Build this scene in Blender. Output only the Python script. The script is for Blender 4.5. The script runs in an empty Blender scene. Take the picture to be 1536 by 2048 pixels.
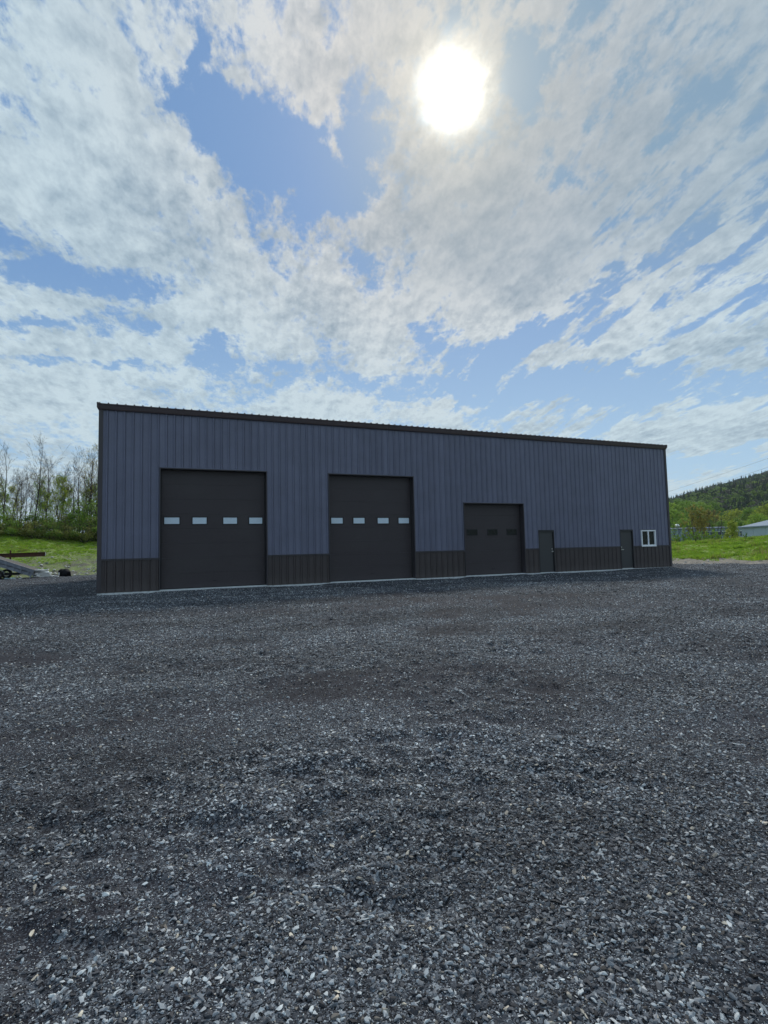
import bpy, bmesh, math, random
import numpy as np
from mathutils import Vector, Matrix

sc = bpy.context.scene
rad = math.radians
FT = 0.3048

# ------------------------------------------------------------------ camera
EYE = Vector((2.0317, -23.3008, 1.4166))          # standpoint, metres; the shed's front wall is the plane y = 0
cam_d = bpy.data.cameras.new('camera')
cam = bpy.data.objects.new('camera', cam_d)
sc.collection.objects.link(cam)
sc.camera = cam
_yaw, _pit, _rol = 0.4, 0.0691, -0.0229
_F = Vector((math.sin(_yaw)*math.cos(_pit), math.cos(_yaw)*math.cos(_pit), math.sin(_pit)))
_R = Vector((math.cos(_yaw), -math.sin(_yaw), 0))
_U = _R.cross(_F)
_c, _s = math.cos(_rol), math.sin(_rol)
_X = _R*_c + _U*_s
_Y = -_R*_s + _U*_c
cam.matrix_world = Matrix(((_X.x, _Y.x, -_F.x, EYE.x), (_X.y, _Y.y, -_F.y, EYE.y), (_X.z, _Y.z, -_F.z, EYE.z), (0, 0, 0, 1)))
cam_d.sensor_fit = 'VERTICAL'
cam_d.sensor_height = 32.0
cam_d.lens = 32.0*1081.18/2048
cam_d.clip_start = 0.05
cam_d.clip_end = 20000

sc.view_settings.view_transform = 'Standard'
sc.view_settings.look = 'None'
sc.view_settings.exposure = 0.0
sc.view_settings.gamma = 1.0
sc.view_settings.use_curve_mapping = False
sc.cycles.max_bounces = 6
sc.cycles.diffuse_bounces = 3
sc.cycles.glossy_bounces = 3
sc.cycles.transparent_max_bounces = 6
sc.cycles.sample_clamp_indirect = 6

# ------------------------------------------------------------------ sun
SUN_AZ, SUN_EL = 31.8, 41.5                       # bearing clockwise from +Y, height
SUN = Vector((math.sin(rad(SUN_AZ))*math.cos(rad(SUN_EL)), math.cos(rad(SUN_AZ))*math.cos(rad(SUN_EL)), math.sin(rad(SUN_EL))))
sun_d = bpy.data.lights.new('sun', 'SUN')
sun_d.energy = 2.4
sun_d.angle = rad(10)
sun_d.color = (1.0, 0.95, 0.86)
sun_o = bpy.data.objects.new('sun', sun_d)
sc.collection.objects.link(sun_o)
sun_o.rotation_euler = SUN.to_track_quat('Z', 'Y').to_euler()

# ------------------------------------------------------------------ sky: Nishita air with banks of cloud on a high layer
CLOUD_BANKS = [
    (2.6, 44.1, 1.2, 3.1, 13, -1.1), (4.0, 40.0, 4.2, 2.6, 11, -1.3), (8.7, 38.2, 6.1, 4.4, -10, -1.6), (14.0, 36.1, 5.2, 3.6, -9, -1.5),
    (19.4, 35.1, 5.0, 2.8, 1, -1.4), (22.0, 37.8, 3.1, 2.8, -1, -1.0), (21.0, 41.8, 2.5, 1.9, 0, -0.7), (30.4, 43.5, 1.6, 1.8, -6, 0.3),
    (6.9, 42.2, 1.1, 0.8, 10, 0.9), (3.5, 38.7, 1.6, 1.0, 11, 0.6), (6.1, 37.4, 1.2, 0.7, 9, 0.4), (20.0, 37.0, 1.8, 1.1, 1, 0.55),
    (12.3, 33.7, 1.2, 1.0, 5, 0.5), (-12.7, 26.7, 2.9, 2.0, -13, -1.0), (-12.6, 35.6, 2.3, 2.5, -12, -0.6), (-7.2, 24.4, 8.5, 1.5, 9, -1.0),
    (-10.7, 20.0, 5.7, 1.2, 6, -0.9), (-3.6, 22.2, 4.7, 1.1, 9, -0.75), (0.7, 21.9, 5.0, 1.0, 15, -0.7), (0.2, 24.9, 3.9, 1.2, -1, -0.45),
    (-9.5, 17.6, 5.0, 0.7, 4, -0.8), (-3.5, 18.1, 3.4, 0.6, 11, -0.8), (5.5, 20.1, 4.6, 1.8, 13, -1.2), (8.5, 15.4, 3.5, 1.1, 3, -0.8),
    (0.3, 15.8, 3.2, 0.8, 5, -0.6), (13.2, 19.1, 6.1, 1.5, 2, -0.5), (21.4, 27.9, 2.6, 3.9, 18, -0.55), (5.6, 33.0, 3.1, 1.5, 34, -0.3),
    (28.8, 24.0, 2.2, 4.9, -27, -0.9), (32.6, 20.2, 7.2, 2.9, 0, -1.2), (40.3, 20.6, 7.7, 2.4, 11, -1.4), (35.5, 15.5, 17.1, 4.4, -5, -1.5),
    (46.7, 15.5, 11.2, 3.0, -8, -1.6), (57.4, 13.6, 5.0, 1.7, -5, -0.9), (46.5, 24.1, 5.7, 1.0, 12, -1.0), (51.9, 22.3, 4.7, 0.9, 4, -0.8),
    (50.8, 20.0, 5.5, 0.8, 8, -0.7), (56.5, 24.3, 4.3, 0.6, -8, -0.8), (44.7, 22.5, 2.4, 1.8, 22, -0.5), (54.1, 17.2, 4.2, 0.6, 11, -0.6),
    (54.3, 7.2, 7.1, 2.0, -6, -1.6), (43.4, 33.4, 4.1, 2.4, 6, -0.7), (39.5, 41.8, 2.8, 3.2, -28, -0.7), (36.8, 32.2, 2.5, 1.7, 10, -0.35),
    (54.3, 38.3, 9.0, 5.9, -22, -0.35), (50.7, 29.6, 7.3, 3.3, -16, -0.3), (34.3, 35.9, 2.6, 1.8, -8, 0.4), (40.2, 41.4, 2.2, 4.3, -22, -1.0),
    (43.5, 34.2, 4.0, 2.4, 11, -0.5), (-10.6, 15.6, 7.9, 3.8, 9, 0.4), (5.0, 22.4, 7.2, 1.8, 15, 0.6), (21.9, 23.5, 7.0, 3.7, -20, 0.5),
    (12.2, 21.0, 7.0, 1.9, -2, 0.5), (45.2, 30.8, 5.7, 5.0, 17, 0.5), (19.6, 17.7, 8.2, 1.1, 0, -0.6), (36.0, 26.3, 10.0, 4.8, 2, 1.1),
    (28.2, 32.6, 8.6, 6.1, -4, 0.5), (24.8, 44.4, 5.6, 4.0, -2, 0.5), (15.8, 43.1, 3.1, 4.4, 4, 0.8), (-7.4, 34.9, 10.0, 8.0, 17, 0.9),
    (-9.2, 41.4, 9.1, 2.5, 21, 0.7), (16.5, 25.8, 12.8, 5.0, -22, 0.6), (-5.2, 29.3, 11.0, 3.7, -13, 0.6), (-8.4, 22.5, 5.9, 1.1, 6, 0.7),
    (0.7, 23.3, 5.5, 0.9, 18, 0.45), (-6.7, 19.4, 9.2, 1.3, 4, 0.7), (8.0, 18.6, 3.0, 1.0, 18, 0.5), (54.2, 19.8, 8.5, 3.9, 7, 0.55),
    (43.1, 18.4, 6.4, 1.2, 7, 1.25), (52.5, 18.0, 6.0, 1.3, 11, 0.6), (35.7, 19.7, 3.8, 0.7, 4, 0.5), (54.5, 10.1, 9.2, 2.5, 2, 1.5),
    (15.3, 15.1, 15.5, 1.8, -2, 1.0), (-8.3, 15.0, 14.3, 2.6, 7, 0.7), (48.2, 9.9, 6.5, 1.1, 3, 0.9), (28.1, 14.9, 6.1, 1.8, -8, 0.8),
]

world = bpy.data.worlds.new('World')
sc.world = world
world.use_nodes = True
def build_sky():
    nt = world.node_tree
    N, L = nt.nodes, nt.links
    N.clear()
    def n(t, **k):
        o = N.new('ShaderNode'+t)
        for a, b in k.items(): setattr(o, a, b)
        return o
    def put(sock, v):
        if isinstance(v, bpy.types.NodeSocket): L.new(v, sock)
        else: sock.default_value = v
    def m(op, a, b=0.0, c=0.0, clamp=False):
        o = n('Math', operation=op, use_clamp=clamp)
        for i, v in enumerate((a, b, c)): put(o.inputs[i], v)
        return o.outputs[0]
    def vm(op, a, b=(0, 0, 0), c=None):
        o = n('VectorMath', operation=op)
        put(o.inputs[0], a); put(o.inputs[1], b)
        if c is not None: put(o.inputs[2], c)
        return o
    def step(x, lo, hi, a=0.0, b=1.0):
        o = n('MapRange', interpolation_type='SMOOTHSTEP')
        for i, v in enumerate((x, lo, hi, a, b)): put(o.inputs[i], v)
        return o.outputs[0]
    def noise(vec, scale, detail=5, rough=.5, dist=0.0, lac=2.0):
        o = n('TexNoise', noise_dimensions='3D')
        L.new(vec, o.inputs['Vector'])
        o.inputs['Scale'].default_value = scale
        o.inputs['Detail'].default_value = detail
        o.inputs['Roughness'].default_value = rough
        o.inputs['Distortion'].default_value = dist
        o.inputs['Lacunarity'].default_value = lac
        return o
    def mix(f, a, b):
        o = n('Mix', data_type='RGBA')
        put(o.inputs[0], f); put(o.inputs[6], a); put(o.inputs[7], b)
        return o.outputs[2]
    d = n('TexCoord').outputs['Generated']
    sep = n('SeparateXYZ'); L.new(d, sep.inputs[0])
    z = sep.outputs[2]
    # position on the cloud layer
    inv = m('DIVIDE', 1.0, m('ADD', m('MAXIMUM', z, 0.0), 0.20))
    P = vm('MULTIPLY', vm('SCALE', d).outputs[0], (1, 1, 0))
    sca = vm('SCALE', d); L.new(inv, sca.inputs['Scale'])
    P = vm('MULTIPLY', sca.outputs[0], (1, 1, 0.15)).outputs[0]
    # the edges of the banks are torn by a warp of the direction
    w1 = noise(P, 5.0, 7, .62)
    wv = vm('SUBTRACT', w1.outputs['Color'], (.5, .5, .5)).outputs[0]
    dw = vm('MULTIPLY_ADD', wv, (.16, .16, .085), d).outputs[0]
    acc = 0.30
    for az, el, ra, rb, ro, w in CLOUD_BANKS:
        a, e = rad(az), rad(el)
        c = Vector((math.sin(a)*math.cos(e), math.cos(a)*math.cos(e), math.sin(e)))
        E = Vector((math.cos(a), -math.sin(a), 0)); U = E.cross(c)
        t = rad(ro)
        X = E*math.cos(t) + U*math.sin(t); Y = -E*math.sin(t) + U*math.cos(t)
        M = Matrix((X, Y, X.cross(Y))).transposed()
        mp = n('Mapping', vector_type='TEXTURE')
        L.new(dw, mp.inputs[0])
        mp.inputs[1].default_value = c
        mp.inputs[2].default_value = M.to_euler()
        mp.inputs[3].default_value = (rad(ra), rad(rb), max(rad(ra), rad(rb)))
        g = n('TexGradient', gradient_type='SPHERICAL'); L.new(mp.outputs[0], g.inputs[0])
        acc = m('MULTIPLY_ADD', g.outputs['Fac'], w, acc)
    # stretch of the fibres: down-wind direction of the layer
    mp = n('Mapping', vector_type='TEXTURE'); L.new(P, mp.inputs[0])
    mp.inputs[2].default_value = (0, 0, rad(-16)); mp.inputs[3].default_value = (.85, 1.4, 1)
    Q = mp.outputs[0]
    f1 = noise(Q, 3.2, 9, .60, .3).outputs['Fac']
    f2 = noise(Q, 15.0, 7, .68, .15).outputs['Fac']
    f3 = noise(Q, 46.0, 5, .65, .1).outputs['Fac']
    f = m('MULTIPLY_ADD', m('SUBTRACT', f1, .5), 2.6, m('MULTIPLY', m('SUBTRACT', f2, .5), 3.3))
    f = m('MULTIPLY_ADD', m('SUBTRACT', f3, .5), 1.3, f)
    # rolls of altocumulus low in the east, drawn out along the wind
    rc = Vector((math.sin(rad(50))*math.cos(rad(17)), math.cos(rad(50))*math.cos(rad(17)), math.sin(rad(17))))
    rw = step(vm('DOT_PRODUCT', d, tuple(rc)).outputs['Value'], .90, .985)
    mp2 = n('Mapping', vector_type='TEXTURE'); L.new(P, mp2.inputs[0])
    mp2.inputs[2].default_value = (0, 0, rad(-8)); mp2.inputs[3].default_value = (.45, 2.2, 1)
    f4 = noise(mp2.outputs[0], 5.5, 5, .6, .6).outputs['Fac']
    f = m('MULTIPLY_ADD', m('MULTIPLY', m('SUBTRACT', f4, .46), rw), 5.8, f)
    # light on the billows: how the layer thins towards the sun
    off = vm('ADD', Q, (.010, .022, 0)).outputs[0]
    relief = m('SUBTRACT', noise(off, 15.0, 5, .62, .15).outputs['Fac'], f2)
    dens = m('ADD', f, m('MULTIPLY', acc, 1.0))
    cov = step(dens, -.32, .50)
    # thin veil
    v1 = noise(Q, 1.5, 6, .55, .5).outputs['Fac']
    sund = vm('DOT_PRODUCT', d, tuple(SUN)).outputs['Value']
    vc = Vector((math.sin(rad(54))*math.cos(rad(35)), math.cos(rad(54))*math.cos(rad(35)), math.sin(rad(35))))
    vr = vm('DOT_PRODUCT', d, tuple(vc)).outputs['Value']
    east = m('MULTIPLY', step(vr, .84, .96), step(z, .36, .50))
    veil = m('MULTIPLY', east, step(v1, .22, .5), clamp=True)
    veil = m('ADD', m('MULTIPLY', veil, .85), .02)
    # air
    sky = n('TexSky', sky_type='NISHITA')
    sky.sun_disc = False
    sky.sun_elevation = rad(SUN_EL); sky.sun_rotation = rad(SUN_AZ)
    sky.air_density = 1.0; sky.dust_density = .6; sky.ozone_density = 1.6
    air = vm('MULTIPLY', sky.outputs[0], (SKY, SKY, SKY)).outputs[0]
    deep = mix(step(z, .02, .50), (.40, .61, .80, 1), (.155, .315, .60, 1))
    air = mix(.80, air, deep)
    # cloud radiance: brighter and creamier towards the sun, thick middles greyer
    ang = m('ARCCOSINE', m('MINIMUM', sund, .99999))
    near = step(ang, .08, .62, 1.0, 0.0)
    lit = mix(near, (.60, .72, .775, 1), (.78, .75, .715, 1))
    dim = mix(near, (.32, .425, .51, 1), (.35, .39, .43, 1))
    thick = step(dens, .45, 1.9)
    sh = noise(Q, 7.0, 6, .6, .3).outputs['Fac']
    big = noise(P, 1.7, 4, .5, .4).outputs['Fac']
    shade = m('SUBTRACT', m('ADD', m('MULTIPLY', step(sh, .30, .68), .55), m('MULTIPLY', step(big, .3, .6), .60)), m('MULTIPLY', thick, .22))
    hor = step(z, .0, .42, 1.0, 0.0)
    shade = m('MULTIPLY_ADD', hor, .35, shade, clamp=True)
    shade = m('ADD', m('MULTIPLY', shade, .85), m('MULTIPLY_ADD', relief, 1.7, m('MULTIPLY_ADD', m('SUBTRACT', f3, .5), .8, .10)), clamp=True)
    shade = m('MULTIPLY', shade, m('SUBTRACT', 1.0, m('MULTIPLY', east, .38)))
    cl = mix(shade, dim, lit)
    cl = mix(m('MULTIPLY', east, .26), cl, (.27, .39, .50, 1))
    vcol = (.25, .375, .49, 1)
    c1 = mix(veil, air, vcol)
    c2 = mix(m('MULTIPLY', cov, .92), c1, cl)
    # milky air low in the sky
    c2 = mix(step(z, .0, .13, .30, 0.0), c2, (.50, .65, .76, 1))
    # glare of the veiled sun
    gl = m('POWER', 2.718, m('MULTIPLY', -1.0, m('POWER', m('DIVIDE', m('ADD', ang, m('MULTIPLY', m('SUBTRACT', f2, .5), .05)), .0375), 2.2)))
    gl2 = m('POWER', 2.718, m('MULTIPLY', -1.0, m('POWER', m('DIVIDE', ang, .10), 1.3)))
    gv = m('ADD', m('MULTIPLY', gl, 2.2), m('MULTIPLY', gl2, .45))
    gc = n('CombineXYZ'); L.new(gv, gc.inputs[0]); L.new(m('MULTIPLY_ADD', gl, 2.1, m('MULTIPLY', gl2, .36)), gc.inputs[1]); L.new(m('MULTIPLY_ADD', gl, 1.8, m('MULTIPLY', gl2, .20)), gc.inputs[2])
    tot = vm('ADD', c2, gc.outputs[0]).outputs[0]
    bg = n('Background'); L.new(tot, bg.inputs[0]); bg.inputs[1].default_value = 1.0
    out = n('OutputWorld'); L.new(bg.outputs[0], out.inputs[0])
SKY = 0.10
build_sky()

# ------------------------------------------------------------------ helpers
def material(name, build):
    m = bpy.data.materials.new(name); m.use_nodes = True
    nt = m.node_tree
    b = nt.nodes['Principled BSDF']
    build(Nodes(nt), b)
    return m

class Nodes:
    def __init__(s, nt): s.N, s.L = nt.nodes, nt.links
    def n(s, t, **k):
        o = s.N.new('ShaderNode'+t)
        for a, b in k.items(): setattr(o, a, b)
        return o
    def put(s, sock, v):
        if isinstance(v, bpy.types.NodeSocket): s.L.new(v, sock)
        else: sock.default_value = v
    def m(s, op, a, b=0.0, c=0.0, clamp=False):
        o = s.n('Math', operation=op, use_clamp=clamp)
        for i, v in enumerate((a, b, c)): s.put(o.inputs[i], v)
        return o.outputs[0]
    def step(s, x, lo, hi, a=0.0, b=1.0):
        o = s.n('MapRange', interpolation_type='SMOOTHSTEP')
        for i, v in enumerate((x, lo, hi, a, b)): s.put(o.inputs[i], v)
        return o.outputs[0]
    def pos(s, kind='Object'):
        return s.n('TexCoord').outputs[kind]
    def world(s): return s.n('NewGeometry').outputs['Position']
    def scaled(s, v, sc3):
        o = s.n('VectorMath', operation='MULTIPLY'); s.put(o.inputs[0], v); o.inputs[1].default_value = sc3
        return o.outputs[0]
    def noise(s, v, scale, detail=4, rough=.55, out='Fac'):
        o = s.n('TexNoise'); s.L.new(v, o.inputs['Vector'])
        o.inputs['Scale'].default_value = scale; o.inputs['Detail'].default_value = detail
        o.inputs['Roughness'].default_value = rough
        return o.outputs[out]
    def vor(s, v, scale, feature='F1'):
        o = s.n('TexVoronoi', feature=feature); s.L.new(v, o.inputs['Vector']); o.inputs['Scale'].default_value = scale
        return o
    def mix(s, f, a, b, mode='MIX'):
        o = s.n('Mix', data_type='RGBA', blend_type=mode)
        s.put(o.inputs[0], f); s.put(o.inputs[6], a); s.put(o.inputs[7], b)
        return o.outputs[2]
    def ramp(s, x, stops, interp='LINEAR'):
        o = s.n('ValToRGB'); s.put(o.inputs[0], x)
        e = o.color_ramp; e.interpolation = interp
        while len(e.elements) < len(stops): e.elements.new(.5)
        for el, (p, c) in zip(e.elements, stops):
            el.position = p; el.color = (*c, 1) if len(c) == 3 else c
        return o.outputs[0]
    def bump(s, b, h, strength=.3, dist=.01):
        o = s.n('Bump'); o.inputs['Strength'].default_value = strength; o.inputs['Distance'].default_value = dist
        s.put(o.inputs['Height'], h); s.L.new(o.outputs[0], b.inputs['Normal'])
        return o
    def attr(s, name, kind='GEOMETRY'):
        return s.n('Attribute', attribute_name=name, attribute_type=kind).outputs['Fac']

def plain(name, col, rough=.6, var=.12, scale=3.0, metal=0.0, bump=0.0, bscale=60, dirt=None, spec=.5):
    def f(q, b):
        v = q.world()
        k = q.noise(v, scale, 6, .62)
        lo = tuple(c*(1-var) for c in col); hi = tuple(min(1, c*(1+var)) for c in col)
        c = q.ramp(k, [(.3, lo), (.7, hi)])
        if dirt:
            g = q.step(q.noise(v, 1.3, 7, .7), .52, .75)
            c = q.mix(q.m('MULTIPLY', g, dirt[1]), c, (*dirt[0], 1))
        q.put(b.inputs['Base Color'], c)
        q.put(b.inputs['Roughness'], q.m('MULTIPLY_ADD', k, .25, rough-.12))
        b.inputs['Metallic'].default_value = metal
        b.inputs['Specular IOR Level'].default_value = spec
        if bump: q.bump(b, q.noise(v, bscale, 3), bump, .01)
    return material(name, f)

class MB:
    """collects shapes and links them as one mesh object"""
    def __init__(s): s.v, s.f = [], []
    def add(s, vs, fs):
        o = len(s.v); s.v += [tuple(p) for p in vs]; s.f += [tuple(i+o for i in f) for f in fs]
    def box(s, x0, x1, y0, y1, z0, z1):
        s.add([(x0,y0,z0),(x1,y0,z0),(x1,y1,z0),(x0,y1,z0),(x0,y0,z1),(x1,y0,z1),(x1,y1,z1),(x0,y1,z1)],
              [(3,2,1,0),(4,5,6,7),(0,1,5,4),(1,2,6,5),(2,3,7,6),(3,0,4,7)])
    def bar(s, p, q, w, h=None, up=(0,0,1)):
        p, q = Vector(p), Vector(q); h = h or w
        d = (q-p).normalized(); u = Vector(up); r = d.cross(u)
        if r.length < 1e-4: r = d.cross(Vector((1,0,0)))
        r.normalize(); u = r.cross(d)
        vs = [e + r*a*w/2 + u*b*h/2 for e in (p, q) for a, b in ((-1,-1),(1,-1),(1,1),(-1,1))]
        s.add(vs, [(0,1,2,3),(7,6,5,4),(0,4,5,1),(1,5,6,2),(2,6,7,3),(3,7,4,0)])
    def tube(s, pts, radii, n=5, caps=True):
        pts = [Vector(p) for p in pts]; o = len(s.v)
        for i, p in enumerate(pts):
            d = (pts[min(i+1, len(pts)-1)] - pts[max(i-1, 0)])
            d = d.normalized() if d.length > 1e-9 else Vector((0,0,1))
            r = d.cross(Vector((.3,.1,1))) ; r = r.normalized() if r.length > 1e-4 else Vector((1,0,0))
            u = r.cross(d)
            for k in range(n):
                a = 2*math.pi*k/n
                s.v.append(tuple(p + (r*math.cos(a) + u*math.sin(a))*radii[i]))
        for i in range(len(pts)-1):
            for k in range(n):
                a, b = o+i*n+k, o+i*n+(k+1) % n
                s.f.append((a, b, b+n, a+n))
        if caps:
            s.f.append(tuple(o+k for k in reversed(range(n)))); s.f.append(tuple(o+(len(pts)-1)*n+k for k in range(n)))
    def disc(s, c, axis, r, w, n=20):
        c, a = Vector(c), Vector(axis).normalized()
        s.tube([c-a*w/2, c+a*w/2], [r, r], n)
    def mesh(s, name, mat=None, smooth=False):
        me = bpy.data.meshes.new(name); me.from_pydata(s.v, [], s.f)
        if mat: me.materials.append(mat)
        if smooth: me.polygons.foreach_set('use_smooth', [True]*len(me.polygons))
        me.update()
        return me
    def build(s, name, mat=None, parent=None, smooth=False, loc=(0,0,0)):
        o = bpy.data.objects.new(name, s.mesh(name, mat, smooth)); sc.collection.objects.link(o)
        o.location = loc
        if parent: o.parent = parent
        return o

def tag(o, label=None, cat=None, group=None, kind=None):
    if label: o['label'] = label
    if cat: o['category'] = cat
    if group: o['group'] = group
    if kind: o['kind'] = kind
    return o
def empty(name, loc=(0,0,0), rz=0, parent=None):
    o = bpy.data.objects.new(name, None); sc.collection.objects.link(o)
    o.location = loc; o.rotation_euler = (0, 0, rz); o.empty_display_size = .2
    if parent: o.parent = parent
    return o
def copy_tree(o, parent=None):
    c = o.copy(); sc.collection.objects.link(c); c.parent = parent
    for ch in o.children: copy_tree(ch, c)
    return c

# value noise for the lie of the land
def vnoise(x, y, seed=0):
    xi, yi = np.floor(x).astype(np.int64), np.floor(y).astype(np.int64)
    fx, fy = x-xi, y-yi
    fx = fx*fx*(3-2*fx); fy = fy*fy*(3-2*fy)
    def h(a, b):
        n = (a*374761393 + b*668265263 + seed*1442695041) & 0xffffffff
        n = ((n ^ (n >> 13))*1274126177) & 0xffffffff
        return ((n ^ (n >> 16)) & 0xffff)/65535.0
    return (h(xi, yi)*(1-fx) + h(xi+1, yi)*fx)*(1-fy) + (h(xi, yi+1)*(1-fx) + h(xi+1, yi+1)*fx)*fy
def fbm(x, y, seed=0, octaves=4, rough=.5):
    t, a, n = 0, 1.0, 0
    for i in range(octaves):
        t = t + a*vnoise(x*2**i + 17.3*i, y*2**i - 9.1*i, seed+i); n += a; a *= rough
    return t/n
def sstep(x, a, b):
    t = np.clip((x-a)/(b-a), 0, 1); return t*t*(3-2*t)

# ------------------------------------------------------------------ the lie of the land
def bank_s(x, y):    # metres beyond the yard's edge, on the left bank
    return (x+7)*-.5 + (y-25)*.866 + (fbm(x*.25, y*.25, 5)-.5)*3.0
def field_s(x, y):   # metres beyond the yard's edge, on the right field
    return (x-37.3)*.97 + (y-1)*.20 + (fbm(x*.3, y*.3, 8)-.5)*3.4
def tracks(x, y):    # how far tyres have worn the stone down to fines
    t = fbm(x*.22+y*.05, y*.45, 21, 5, .6)
    v = sstep(t, .50, .60)
    w = np.zeros_like(x)
    for cx, cy, r, wd in ((-14, -31, 22.5, .55), (-14, -31, 24.4, .5), (24, -44, 27.5, .5), (24, -44, 29.4, .55), (-2, -8, 11.2, .45), (-2, -8, 13.0, .5),
                          (10, -70, 54.5, .5), (10, -70, 52.6, .5), (10, -70, 60, .6), (30, -2, 24.5, .45), (30, -2, 26.4, .45)):
        d = np.abs(np.hypot(x-cx, y-cy) - r + (fbm(x*.5, y*.5, 31)-.5)*.9)
        w = np.maximum(w, (1-sstep(d, wd*.35, wd*1.3))*(.45+.55*vnoise(x*.8, y*.8, 33)))
    g = (fbm(x*1.7, y*1.7, 41, 3)-.5)*.9
    return np.clip(v*.60 + w*.62 + g*.95 - .10, 0, 1)
def height(x, y):
    x = np.asarray(x, float); y = np.asarray(y, float)
    r = np.hypot(x-EYE.x, y-EYE.y); b = np.degrees(np.arctan2(x-EYE.x, y-EYE.y))
    z = np.full_like(x, -.075)
    # the yard's own unevenness, dying out against the shed's footing
    wall = np.where((x > -.5) & (x < 31), np.clip(-y, 0, 99), 9) ; k = .12+.88*sstep(wall, .1, 4.0)
    z = z + k*((fbm(x*.22, y*.22, 3)-.5)*.16 + (fbm(x*1.1, y*1.1, 4, 3)-.5)*.045) - k*.025*tracks(x, y) + (fbm(x*1.6, y*1.6, 19, 3)-.5)*.05 + k*sstep(fbm(x*.6, y*.6, 23, 3), .52, .66)*(fbm(x*6, y*6, 24, 2)-.55)*.12 + k*(fbm(x*9, y*9, 6, 2)-.5)*.012
    for a, c, hgt in ((2.0, 6.6, .035), (9.0, 13.6, .04), (16.0, 20.0, .035), (20.6, 21.9, .03), (26.3, 30.6, .05)):   # gravel raked up to the thresholds
        z = z + hgt*np.exp(-np.clip(-y, 0, 9)/1.2)*sstep(x, a-.3, a+.3)*(1-sstep(x, c-.3, c+.3))
    # bank on the left
    s = bank_s(x, y)
    up = 4.1*np.clip(s/24, 0, 1)**1.15 + np.clip(s-24, 0, 60)*.03 - np.clip(s-84, 0, 200)*.04
    z = z + up*(1-sstep(x, 5, 28))*sstep(y, 8, 16) + sstep(s, 0, 3)*((fbm(x*.9, y*.9, 9)-.5)*.45 + (fbm(x*2.4, y*2.4, 10, 2)-.5)*.24)*(1-sstep(x, 5, 28))
    # field on the right, then a valley, then the wooded hill
    q = (x-37)*.82 + (y-1)*.57
    crest = (1.45+.55*sstep(b, 52, 60))*sstep(q, -2, 40) - 5.2*sstep(q, 44, 90)
    east = sstep(b, 30, 44)*(1-sstep(b, 85, 110))
    z = z + crest*east*sstep(x, 33, 40) + sstep(field_s(x, y), 0, 3)*((fbm(x*.8, y*.8, 12)-.5)*.40 + (fbm(x*2.2, y*2.2, 13, 2)-.5)*.22)
    hill = 92 + (np.clip(b, 15, 78)-50.7)*4.6 + (fbm(x*.006, y*.006, 14, 4)-.5)*26
    t = np.clip((r-330)/(1350-330), 0, 1.6)
    prof = np.where(t < 1, t**1.05, 1-.55*sstep(t, 1, 1.6)) + .10*np.exp(-((t-.42)/.14)**2)
    z = z + hill*prof*sstep(b, 12, 34)*(1-sstep(b, 95, 125))
    return z
def hz(x, y): return float(height(np.array([x]), np.array([y]))[0])
def at(bearing, dist):            # a spot at that bearing and distance from the standpoint, on the ground
    x = EYE.x + math.sin(rad(bearing))*dist; y = EYE.y + math.cos(rad(bearing))*dist
    return Vector((x, y, hz(x, y)))

# ------------------------------------------------------------------ ground materials
def gravel_mat():
    def f(q, b):
        v = q.world()
        fines = q.attr('fines')
        c1 = q.vor(v, 170); c2 = q.vor(v, 75); c3 = q.vor(v, 34)
        r1 = q.n('SeparateXYZ'); q.L.new(c1.outputs['Color'], r1.inputs[0])
        r2 = q.n('SeparateXYZ'); q.L.new(c2.outputs['Color'], r2.inputs[0])
        r3 = q.n('SeparateXYZ'); q.L.new(c3.outputs['Color'], r3.inputs[0])
        chip = q.ramp(r1.outputs[0], [(0, (.006,.006,.008)), (.45, (.014,.015,.019)), (.8, (.050,.055,.066)), (1, (.19,.21,.24))])
        chip2 = q.ramp(r2.outputs[0], [(0, (.014,.015,.018)), (.55, (.050,.055,.065)), (1, (.26,.29,.33))])
        chip3 = q.ramp(r3.outputs[1], [(0, (.03,.033,.040)), (.6, (.075,.083,.098)), (1, (.26,.29,.32))])
        stony = q.m('SUBTRACT', 1.0, fines)
        m2 = q.m('MULTIPLY', q.step(r2.outputs[1], .42, .5), stony)
        dist = q.n('CameraData').outputs['View Distance'] if False else None
        thr = q.m('MULTIPLY_ADD', stony, -.24, .99)
        m3 = q.step(r3.outputs[0], thr, q.m('ADD', thr, .03))
        brown = q.mix(q.noise(v, 40, 4, .7), (.014,.013,.0155, 1), (.050,.047,.058, 1))
        base = q.mix(q.m('MULTIPLY', fines, .5), chip, brown)
        base = q.mix(q.m('MULTIPLY', m2, .85), base, chip2)
        base = q.mix(m3, base, chip3)
        # broad tone of drying and dust
        big = q.noise(q.scaled(v, (.7, 1.25, 0)), .5, 7, .68)
        base = q.mix(.55, base, q.ramp(big, [(.32, (.42,.41,.42)), (.68, (1.55,1.56,1.6))]), 'MULTIPLY')
        q.put(b.inputs['Base Color'], base)
        b.inputs['Roughness'].default_value = .9; b.inputs['Specular IOR Level'].default_value = .12
        h = q.m('ADD', q.m('MULTIPLY', q.m('SUBTRACT', 1.0, c1.outputs['Distance']), .35), q.m('MULTIPLY', q.m('MULTIPLY', q.m('SUBTRACT', 1.0, c2.outputs['Distance']), m2), .8))
        h = q.m('ADD', h, q.m('MULTIPLY', q.m('MULTIPLY', q.m('SUBTRACT', 1.0, c3.outputs['Distance']), m3), 1.4))
        q.bump(b, h, .9, .006)
    return material('gravel', f)
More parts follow.
